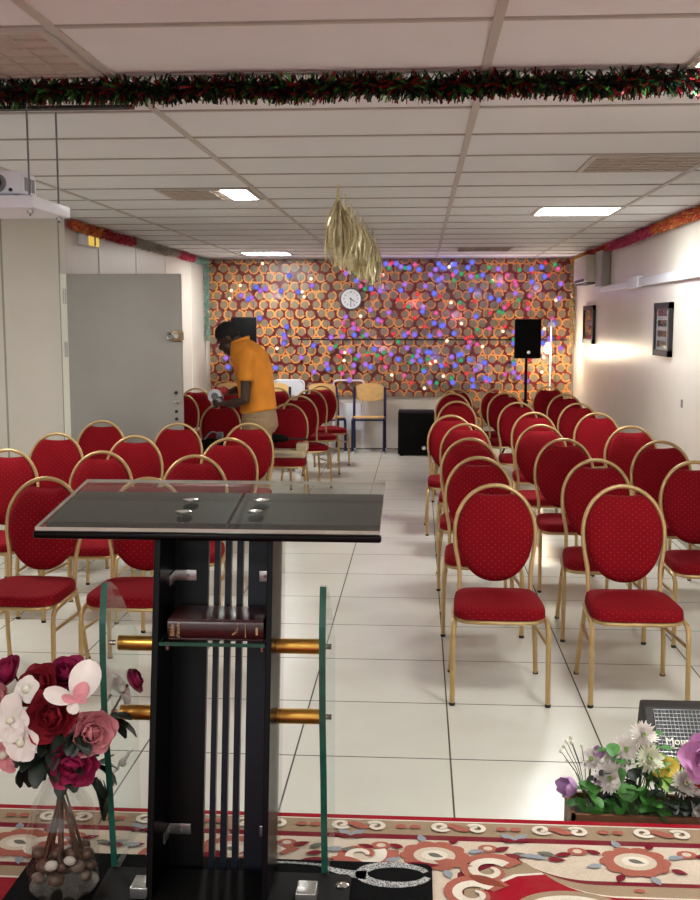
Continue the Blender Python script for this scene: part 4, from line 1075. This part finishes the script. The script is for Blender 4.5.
# ------------------------------------------------------------------ flowers
def petal(mb, base, out, up, L, W, curl, cup, rng, n=7, m=4, ruff=0.0):
    """curved petal: grows from base along a direction that bends from 'out' towards 'up'"""
    out = Vector(out).normalized(); up = Vector(up).normalized(); side = out.cross(up).normalized(); vs = []; fs = []
    for i in range(n + 1):
        u = i / n; a = curl[0] + (curl[1] - curl[0]) * u
        if i == 0: p = Vector(base)
        else: p = p + (out * math.cos(a) + up * math.sin(a)) * (L / n)
        nrm = (up * math.cos(a) - out * math.sin(a))
        w = W * max(0.16 if u < 0.5 else 0.12, math.sin(PI * min(1.0, u ** 1.15 * 0.97)) ** 0.62)
        for j in range(m + 1):
            v = -1 + 2 * j / m
            vs.append(p + side * (w * v) + nrm * (cup * w * v * v) + nrm * (ruff * rng.gauss(0, 1) * u))
    for i in range(n):
        for j in range(m): a = i * (m + 1) + j; fs.append((a, a + 1, a + m + 2, a + m + 1))
    mb.add(vs, fs)
def frame_of(d):
    d = Vector(d).normalized(); a = Vector((0, 0, 1)) if abs(d.z) < 0.9 else Vector((1, 0, 0)); s = d.cross(a).normalized(); return d, s, s.cross(d).normalized()
def peony(c, d, r_, rng, mid=None):
    d, s, w = frame_of(d); mb = MB(); c = Vector(c) - d * r_ * 0.35
    for lay, (n_, o0, o1, L_, W_) in enumerate(((6, -0.05, 0.75, 1.15, 0.62), (7, 0.25, 1.15, 1.08, 0.56), (7, 0.6, 1.6, 1.0, 0.48), (7, 0.9, 2.0, 0.85, 0.40), (6, 1.15, 2.2, 0.68, 0.32), (5, 1.3, 2.3, 0.52, 0.24))):
        for k in range(n_):
            a = 2 * PI * k / n_ + lay * 0.6 + rng.uniform(-.2, .2); o = s * math.cos(a) + w * math.sin(a)
            petal(mb, c + o * r_ * 0.08, o, d, r_ * L_ * rng.uniform(0.88, 1.1), r_ * W_, (o0, o1), 0.4, rng, 6, 5, ruff=r_ * 0.018)
    return mb
def magnolia(c, d, r_, rng):
    d, s, w = frame_of(d); mb = MB(); c = Vector(c)
    for a, L_, W_, o0 in ((PI - 1.15, 1.75, 0.62, 0.35), (PI - 2.75, 1.35, 0.36, 0.25), (PI - 4.3, 0.5, 0.25, 0.2)):
        o = s * math.cos(a) + w * math.sin(a); petal(mb, c, o, d, r_ * L_, r_ * W_, (o0, o0 - 0.6), 0.45, rng, 10, 6, r_ * 0.006)
    return mb
def daisy(c, d, r_, n_, layers, rng, wdt=0.16):
    d, s, w = frame_of(d); mb = MB(); c = Vector(c)
    for lay in range(layers):
        for k in range(n_):
            a = 2 * PI * (k + 0.5 * (lay % 2)) / n_ + rng.uniform(-.08, .08); o = s * math.cos(a) + w * math.sin(a); op = 0.05 + 1.2 * lay / max(1, layers)
            petal(mb, c, o, d, r_ * rng.uniform(0.85, 1.1) * (1 - 0.25 * lay / layers), r_ * wdt, (op, op + 0.35), 0.25, rng, 4, 2)
    return mb
def orchid(c, d, r_, rng, n_=5):
    d, s, w = frame_of(d); mb = MB(); c = Vector(c)
    for k in range(n_):
        a = PI / 2 + 2 * PI * k / n_ + rng.uniform(-.2, .2); o = s * math.cos(a) + w * math.sin(a)
        petal(mb, c, o, d, r_ * rng.uniform(0.95, 1.15), r_ * 0.55, (0.55, -0.15), 0.2, rng, 6, 6, r_ * 0.01)
    return mb
def leaves(mb, pts, rng, L=0.09, w=0.022):
    for p, d in pts:
        d, s, u = frame_of(d); petal(mb, p, d, u if u.z > 0 else -u, L * rng.uniform(0.8, 1.2), w * rng.uniform(0.8, 1.2), (0.2, -0.5), 0.3, rng, 5, 2)
    return mb
VX, VY = -0.972, 2.745
ZV = ZM
vase = thing('glass_vase', 'tall clear glass vase of flowers and pebbles left of the lectern', 'vase', (VX, VY, ZV))
prof_o = [(0.080, 0.0), (0.094, 0.012), (0.098, 0.06), (0.0985, 0.14), (0.094, 0.20), (0.080, 0.245), (0.058, 0.28), (0.047, 0.315), (0.046, 0.345)]
vm = MB(); vm.lathe(prof_o, (VX, VY, ZV), 40, False); vb = vm.build('body', M['vaseglass'], vase)
MB().tube([(VX + 0.047 * math.cos(2 * PI * k / 32), VY + 0.047 * math.sin(2 * PI * k / 32), ZV + 0.346) for k in range(32)], 0.0035, 8, True).build('rim', M['vaseglass'], vase)
MB().lathe([(0.084, 0.001), (0.092, 0.010), (0.02, 0.014)], (VX, VY, ZV), 32).build('thick_base', M['vaseglass'], vase)
rp = random.Random(11); placed = []
for k in range(400):
    r_ = rp.uniform(0.016, 0.026); a = rp.random() * 2 * PI; dd = rp.random() ** 0.5 * (0.090 - r_)
    x, y = VX + dd * math.cos(a), VY + dd * math.sin(a)
    z = ZV + 0.016 + r_
    for (X_, Y_, Z_, R_) in placed:
        h2 = (R_ + r_) ** 2 * 0.86 - (X_ - x) ** 2 - (Y_ - y) ** 2
        if h2 > 0: z = max(z, Z_ + math.sqrt(h2))
    if z + r_ > ZV + 0.125: continue
    placed.append((x, y, z, r_)); ci = rp.choice((0, 0, 0, 1, 1, 2))
    o = MB().ell((x, y, z), r_ * rp.uniform(0.95, 1.1), r_ * rp.uniform(0.85, 1.05), r_ * rp.uniform(0.7, 0.85), Euler((rp.random() * .5, rp.random() * .5, rp.random() * 3)), 12, 8).build('pebble', (M['stone1'], M['stone2'], M['stone3'])[ci])
    tag(o, ('brown pebble at the bottom of the glass vase', 'grey pebble at the bottom of the glass vase', 'white pebble at the bottom of the glass vase')[ci], 'pebble', ('brown pebbles in the vase', 'grey pebbles in the vase', 'white pebbles in the vase')[ci])
    if len(placed) >= 34: break
fl = [('peony', (-0.982, 2.72, 0.616), 0.086, 'burg', 'dark red peony in the centre of the vase bouquet', 'peony'),
      ('peony', (-0.931, 2.72, 0.488), 0.084, 'mag', 'dark magenta peony lowest in the vase bouquet', 'peony'),
      ('peony', (-0.873, 2.72, 0.577), 0.078, 'pink', 'pale pink peony at right of the vase bouquet beside the glass wing', 'peony'),
      ('peony', (-1.018, 2.72, 0.702), 0.076, 'burg', 'burgundy peony at the upper left of the vase bouquet', 'peony'),
      ('peony', (-0.939, 2.72, 0.738), 0.068, 'mag', 'burgundy peony topmost in the vase bouquet', 'peony'),
      ('orchid', (-0.915, 2.72, 0.660), 0.082, 'wpetal', 'large white magnolia with pink heart at the top of the vase bouquet', 'magnolia'),
      ('orchid', (-1.09, 2.72, 0.605), 0.085, 'wpetal', 'white orchid bloom at the left of the dark red peony', 'orchid'),
      ('orchid', (-1.065, 2.72, 0.545), 0.070, 'wpetal', 'lower white orchid bloom beneath the other at the left', 'orchid'),
      ('orchid', (-1.045, 2.72, 0.690), 0.050, 'wpetal', 'small white orchid bloom between burgundy peonies at the left', 'orchid'),
      ('peony', (-1.10, 2.72, 0.738), 0.066, 'mag', 'magenta peony at the upper left edge of the photo', 'peony'),
      ('peony', (-1.128, 2.72, 0.66), 0.060, 'pink', 'pink peony cut by the left photo edge', 'peony'),
      ('peony', (-0.755, 2.72, 0.722), 0.052, 'mag', 'burgundy peony seen behind the left glass wing', 'peony'),
      ('orchid', (-0.797, 2.72, 0.695), 0.066, 'wpetal', 'white bloom imitating a flower reflection in the left glass wing above the gold bar', 'orchid'),  # modelled bloom stands in for a reflection in the glass
      ('orchid', (-0.800, 2.72, 0.50), 0.060, 'wpetal', 'white bloom imitating a flower reflection in the left glass wing below the gold bar', 'orchid'),  # lower reflection in the wing, likewise built as a bloom
      ('orchid', (-1.11, 2.72, 0.51), 0.065, 'pink', 'pale pink orchid low at the left photo edge', 'orchid')]
DEP = [2.65, 2.66, 2.68, 2.75, 2.80, 2.60, 2.66, 2.64, 2.70, 2.78, 2.72, 2.94, 2.92, 2.92, 2.70]
rf = random.Random(21)
for i, (kind, c, r_, m_, lb, nm) in enumerate(fl):
    c = Vector((0, 0, CAMZ)) + (Vector(c) - Vector((0, 0, CAMZ))) * (DEP[i] / 2.72); r_ *= 0.78
    base = Vector((VX + rf.uniform(-.03, .03), VY + rf.uniform(-.02, .03), ZV + 0.345))
    d = (c - Vector((VX, VY + 0.05, 0.56))); d = Vector((d.x, d.y - 0.12, d.z * 0.8 + 0.02)).normalized()
    t = thing(nm, lb, 'flower', c, group='flowers in the glass vase')
    if kind == 'peony': mb = peony(c, d, r_, rf)
    elif nm == 'magnolia': mb = magnolia(c, d, r_, rf)
    else: mb = orchid(c, d, r_, rf)
    blo = mb.build('bloom', M[m_], t, sharp=80)
    if nm == 'magnolia':
        pk = MB(); dd_, ss_, ww_ = frame_of(d)
        for a_, L_, W_ in ((PI - 1.05, 0.85, 0.30), (PI - 2.7, 0.6, 0.18), (PI - 0.3, 0.5, 0.2)):
            o_ = ss_ * math.cos(a_) + ww_ * math.sin(a_); petal(pk, c + d * 0.006, o_, d, r_ * L_, r_ * W_, (0.38, -0.1), 0.4, rf, 7, 4)
        pk.build('pink_heart', M['pink'], t, sharp=80)
    if kind == 'orchid' and nm != 'magnolia':
        MB().ell(c + d * 0.012, 0.012, 0.012, 0.012, n=10, m=6).build('flower_centre', M['cpetal'], t)
    foot = Vector((VX + rf.uniform(-.06, .06), VY + rf.uniform(-.05, .05), ZV + 0.09))
    MB().tube([c - d * r_ * 0.5, c.lerp(base, 0.5) + Vector((0, 0.02, -0.01)), base, Vector((VX, VY, ZV + 0.26)).lerp(base, 0.3), foot], 0.0035, 6).build('stem', M['stem'], t)
    lm = MB(); c2 = c.lerp(base, 0.45)
    leaves(lm, [(c2, (rf.gauss(0, 1), -0.6 + rf.gauss(0, 0.6), -0.4 + rf.gauss(0, 0.4))) for k in range(5)], rf, 0.085, 0.02)
    lm.build('leaves', M['leafd'], t, sharp=80)
t = thing('foliage_sprig', 'dark green leafy sprig hanging below the pink peony', 'foliage', (-0.88, 2.7, 0.45))
lm = MB(); leaves(lm, [((-0.90 + 0.01 * k, 2.70, 0.475 - 0.004 * k), (0.9 - 0.12 * k, -0.3, -0.6 - 0.1 * k)) for k in range(8)], rf, 0.10, 0.014); lm.build('leaves', M['leafd'], t, sharp=80)
MB().tube([(-0.90, 2.70, 0.475), (VX + 0.02, VY, ZV + 0.34), (VX - 0.03, VY, ZV + 0.12)], 0.003, 6).build('stem', M['stem'], t)

# ------------------------------------------------------------------ planter with flowers on the floor
PX0, PX1, PY0, PY1, PZ = 0.50, 1.12, 3.315, 3.49, 0.10
pl = thing('planter_box', 'low brown planter box at the carpet edge on the right', 'planter', ((PX0 + PX1) / 2, (PY0 + PY1) / 2, 0))
b = MB()
for a in ((PX0, PX1, PY0, PY0 + 0.012), (PX0, PX1, PY1 - 0.012, PY1), (PX0, PX0 + 0.012, PY0, PY1), (PX1 - 0.012, PX1, PY0, PY1)): b.box(*a, 0, PZ)
b.box(PX0, PX1, PY0, PY1, 0, 0.01); b.build('box', M['brownbox'], pl, smooth=False)
MB().box(PX0 + 0.012, PX1 - 0.012, PY0 + 0.012, PY1 - 0.012, 0.01, 0.082).build('filling', M['soil'], pl, smooth=False)
def planted(nm, cat, c, mb, m_, lb, grp, centre=None, foot=None):
    t = thing(nm, lb, cat, c, group=grp)
    mb.build('bloom', m_, t, sharp=80)
    if centre: MB().ell(centre[0], 0.008, 0.008, 0.008, n=10, m=6).build('flower_centre', centre[1], t)
    f_ = foot or (min(max(c[0], PX0 + 0.05), PX1 - 0.05), min(max(c[1] + 0.03, PY0 + 0.04), PY1 - 0.04), 0.083)
    MB().tube([c, (c[0], c[1] + 0.02, (c[2] + 0.083) / 2), f_], 0.003, 6).build('stem', M['stemg'], t)
    return t
g1 = 'white chrysanthemums in the planter'
for c, r_, lb in (((0.632, 3.40, 0.185), 0.060, 'white chrysanthemum lowest at the left front of the planter'), ((0.690, 3.44, 0.270), 0.050, 'white chrysanthemum at the upper middle of the planter'),
                  ((0.742, 3.44, 0.320), 0.050, 'white chrysanthemum topmost in the planter before the wedge monitor'), ((0.755, 3.40, 0.255), 0.055, 'creamy white chrysanthemum just below the topmost one in planter'),
                  ((0.865, 3.38, 0.185), 0.055, 'white chrysanthemum right of the planter middle beside the red bloom'), ((0.580, 3.46, 0.225), 0.042, 'small white chrysanthemum at the far left back of the planter'),
                  ((0.66, 3.45, 0.235), 0.050, 'white chrysanthemum in the left centre of the planter')):
    d = Vector((rf.uniform(-.3, .3), -0.8, 0.6)); planted('chrysanthemum', 'flower', c, daisy(c, d, r_, 24, 5, rf, 0.085), M['cpetal'] if 'cream' in lb else M['wpetal'], lb, g1, (Vector(c) + d.normalized() * 0.012, M['leafl']))
def tulip(c, d, r_, rng):
    d, s, w = frame_of(d); mb = MB()
    for k in range(6):
        a = 2 * PI * k / 6; o = s * math.cos(a) + w * math.sin(a); petal(mb, Vector(c) + o * 0.003, o, d, r_ * 1.9, r_ * 0.6, (0.55, 1.75) if k % 2 else (0.4, 1.6), 0.4, rng)
    return mb
planted('tulip', 'flower', (0.525, 3.40, 0.150), tulip((0.525, 3.40, 0.150), (-0.7, -0.4, 0.3), 0.040, rf), M['purple'], 'lilac tulip leaning out over the left end of the planter', 'tulips in the planter')
planted('tulip', 'flower', (0.597, 3.41, 0.165), tulip((0.597, 3.41, 0.165), (0.1, -0.6, 0.6), 0.026, rf), M['purple'], 'small purple tulip behind the lowest white chrysanthemum', 'tulips in the planter')
planted('tulip', 'flower', (0.60, 3.47, 0.225), tulip((0.60, 3.47, 0.225), (0.1, -0.3, 0.9), 0.024, rf), M['purple'], 'purple tulip bud upright at the left back of the planter', 'tulips in the planter')
planted('carnation', 'flower', (0.925, 3.35, 0.285), peony((0.925, 3.35, 0.285), (-0.25, -0.9, 0.35), 0.075, rf), M['pinkc'], 'big pink carnation cut by the right photo edge', 'large blooms at the right of the planter')
planted('carnation', 'flower', (0.905, 3.38, 0.175), peony((0.905, 3.38, 0.175), (-0.2, -0.9, 0.3), 0.060, rf), M['scarlet'], 'scarlet red bloom below the pink carnation at right photo edge', 'large blooms at the right of the planter')
planted('carnation', 'flower', (0.935, 3.33, 0.125), peony((0.935, 3.33, 0.125), (-0.3, -0.9, 0.2), 0.062, rf), M['wpetal'], 'big white carnation below the red bloom at right photo edge', 'large blooms at the right of the planter')
planted('daffodil', 'flower', (0.83, 3.43, 0.215), orchid((0.83, 3.43, 0.215), (0, -0.8, 0.5), 0.034, rf), M['yellow'], 'small yellow bloom below the wedge monitor lettering', 'yellow blooms in the planter')
planted('daffodil', 'flower', (0.79, 3.42, 0.215), orchid((0.79, 3.42, 0.215), (0, -0.8, 0.5), 0.026, rf), M['yellow'], 'tiny yellow bloom left of the other yellow bloom in planter', 'yellow blooms in the planter')
iv = [('broad green ivy foliage low at the front middle of the planter', (0.72, 3.36, 0.15), 'leaf', 16, 0.055, 0.030), ('light green foliage at the upper right of the planter', (0.83, 3.43, 0.20), 'leafl', 16, 0.06, 0.026),
      ('green foliage filling the left part of the planter', (0.60, 3.38, 0.13), 'leaf', 14, 0.05, 0.022), ('dark green foliage at the right front of the planter', (0.85, 3.36, 0.13), 'leafd', 18, 0.06, 0.02),
      ('green foliage behind the upper white chrysanthemums', (0.72, 3.45, 0.25), 'leaf', 12, 0.055, 0.022), ('dark green foliage in the planter centre', (0.69, 3.42, 0.17), 'leafd', 18, 0.06, 0.022)]
for lb, c, m_, n_, L_, w_ in iv:
    t = thing('foliage_sprig', lb, 'foliage', c, group='foliage in the planter')
    lm = MB(); st = MB()
    for k in range(n_):
        p = Vector(c) + Vector((rf.uniform(-.08, .08), rf.uniform(-.035, .035), rf.uniform(-.045, .05)))
        leaves(lm, [(p, (rf.gauss(0, 1), -0.5 + rf.gauss(0, .5), rf.gauss(0.1, .5)))], rf, L_, w_)
        st.tube([p, (c[0] + (p.x - c[0]) * 0.4, min(max(c[1], PY0 + .03), PY1 - .03), 0.085)], 0.0018, 5)
    lm.build('leaves', M[m_], t, sharp=80); st.build('stems', M['stemg'], t)
for lb, c, a in (('thin wispy sprig with tiny buds at the far left of planter', (0.565, 3.45, 0.10), -0.35), ('thin wispy sprig standing before the wedge monitor', (0.86, 3.46, 0.10), 0.12)):
    t = thing('bud_sprig', lb, 'foliage', c, group='wispy sprigs in the planter'); st = MB(); bd_ = MB()
    for k in range(7):
        e_ = Vector(c) + Vector((a * 0.16 + rf.gauss(0, 0.022), rf.gauss(0, 0.01), 0.16 + rf.uniform(-.04, .05))); st.tube([c, Vector(c).lerp(e_, 0.5) + Vector((0.004, 0, 0.012)), e_], 0.0012, 5); bd_.ell(e_, 0.006, 0.006, 0.008, None, 8, 5)
    st.build('stems', M['stemg'], t); bd_.build('buds', M['cpetal'], t)

# ------------------------------------------------------------------ wedge monitor
wx0, wx1 = 0.858, 1.32
t = thing('stage_monitor', 'black wedge stage monitor with wire grille on the floor behind the planter', 'speaker', ((wx0 + wx1) / 2, 4.0, 0))
poly = [(wx0, 3.83, 0.004), (wx0, 3.79, 0.06), (wx0, 3.98, 0.225), (wx0, 4.06, 0.225), (wx0, 4.13, 0.004)]
MB().prism(poly, (wx1 - wx0, 0, 0)).build('cabinet', mat('monitor_case', (44, 40, 40), 0.6, 0, 0.1, 80, 0.2), t, bevel=0.01)
P0 = Vector((0, 3.79, 0.06)); P1 = Vector((0, 3.98, 0.225)); dv = (P1 - P0); nv = Vector((0, -dv.z, dv.y)).normalized()
ux = Vector((1, 0, 0))
def gp_(u, v, o): return Vector((wx0 + u * (wx1 - wx0), 0, 0)) + P0 + dv * v + nv * o
MB().prism([gp_(0.07, 0.06, 0.001), gp_(0.93, 0.06, 0.001), gp_(0.93, 0.93, 0.001), gp_(0.07, 0.93, 0.001)], nv * 0.004).build('driver_cloth', mat('grille_cloth', (34, 36, 48), 0.5, 0.2, 0.5, 120), t, smooth=False)
gr = MB()
for k in range(29): u = 0.07 + 0.86 * k / 28; gr.tube([gp_(u, 0.06, 0.008), gp_(u, 0.93, 0.008)], 0.0010, 5)
for k in range(15): v = 0.06 + 0.87 * k / 14; gr.tube([gp_(0.07, v, 0.008), gp_(0.93, v, 0.008)], 0.0010, 5)
gr.build('grille', M['steel'], t)
mx_ = Matrix((( 1, 0, 0, 0), (0, dv.normalized().y, nv.y, 0), (0, dv.normalized().z, nv.z, 0), (0, 0, 0, 1)))
b = MB(); text_bm(b, 'Montarbo', 0.040, Matrix.Translation(gp_(0.30, 0.40, 0.014)) @ mx_, 0.001); b.build('lettering', M['white_gaplight'], t, smooth=False)

# cable on the floor by the back wall
cb = MB(); cb.tube([(-1.35 + 0.1 * k, 13.98 + 0.02 * math.sin(k), 0.008) for k in range(14)], 0.006, 6)
tag(cb.build('cable', M['rubber']), 'black cable along the floor at the foot of the back wall', 'cable')

# ------------------------------------------------------------------ lights
w = bpy.data.worlds.new('world'); SC.world = w; w.use_nodes = True
w.node_tree.nodes['Background'].inputs[0].default_value = (0.98, 0.98, 0.94, 1); w.node_tree.nodes['Background'].inputs[1].default_value = 1.2
def lamp(kind, name, loc, energy, color, **kw):
    l = bpy.data.lights.new(name, kind); l.energy = energy; l.color = color
    for k, v in kw.items(): setattr(l, k, v)
    o = bpy.data.objects.new(name, l); COL.objects.link(o); o.location = loc; return o
lamp('POINT', 'floor_lamp_light', (lx - 0.05, ly - 0.14, 1.30), 26, (1, 0.84, 0.6), shadow_soft_size=0.05)
for i_, (x, z, c_) in enumerate(((-0.5, 2.1, (0.5, 0.4, 1)), (-0.1, 1.9, (1, 0.3, 0.5)), (0.25, 2.2, (0.35, 0.4, 1)), (0.45, 1.75, (0.8, 0.35, 0.9)), (0.75, 2.05, (0.35, 0.4, 1)), (1.05, 2.2, (0.8, 0.35, 0.8)), (0.2, 1.2, (0.35, 0.35, 1)), (-0.5, 1.3, (0.7, 0.4, 1)), (0.8, 1.1, (0.35, 0.35, 1)), (1.5, 2.1, (0.5, 0.4, 1)), (-1.9, 2.0, (0.9, 0.85, 1.0)))):
    lamp('POINT', 'fairy_glow', (x, YP - 0.16, z), 0.9, c_, shadow_soft_size=0.04)
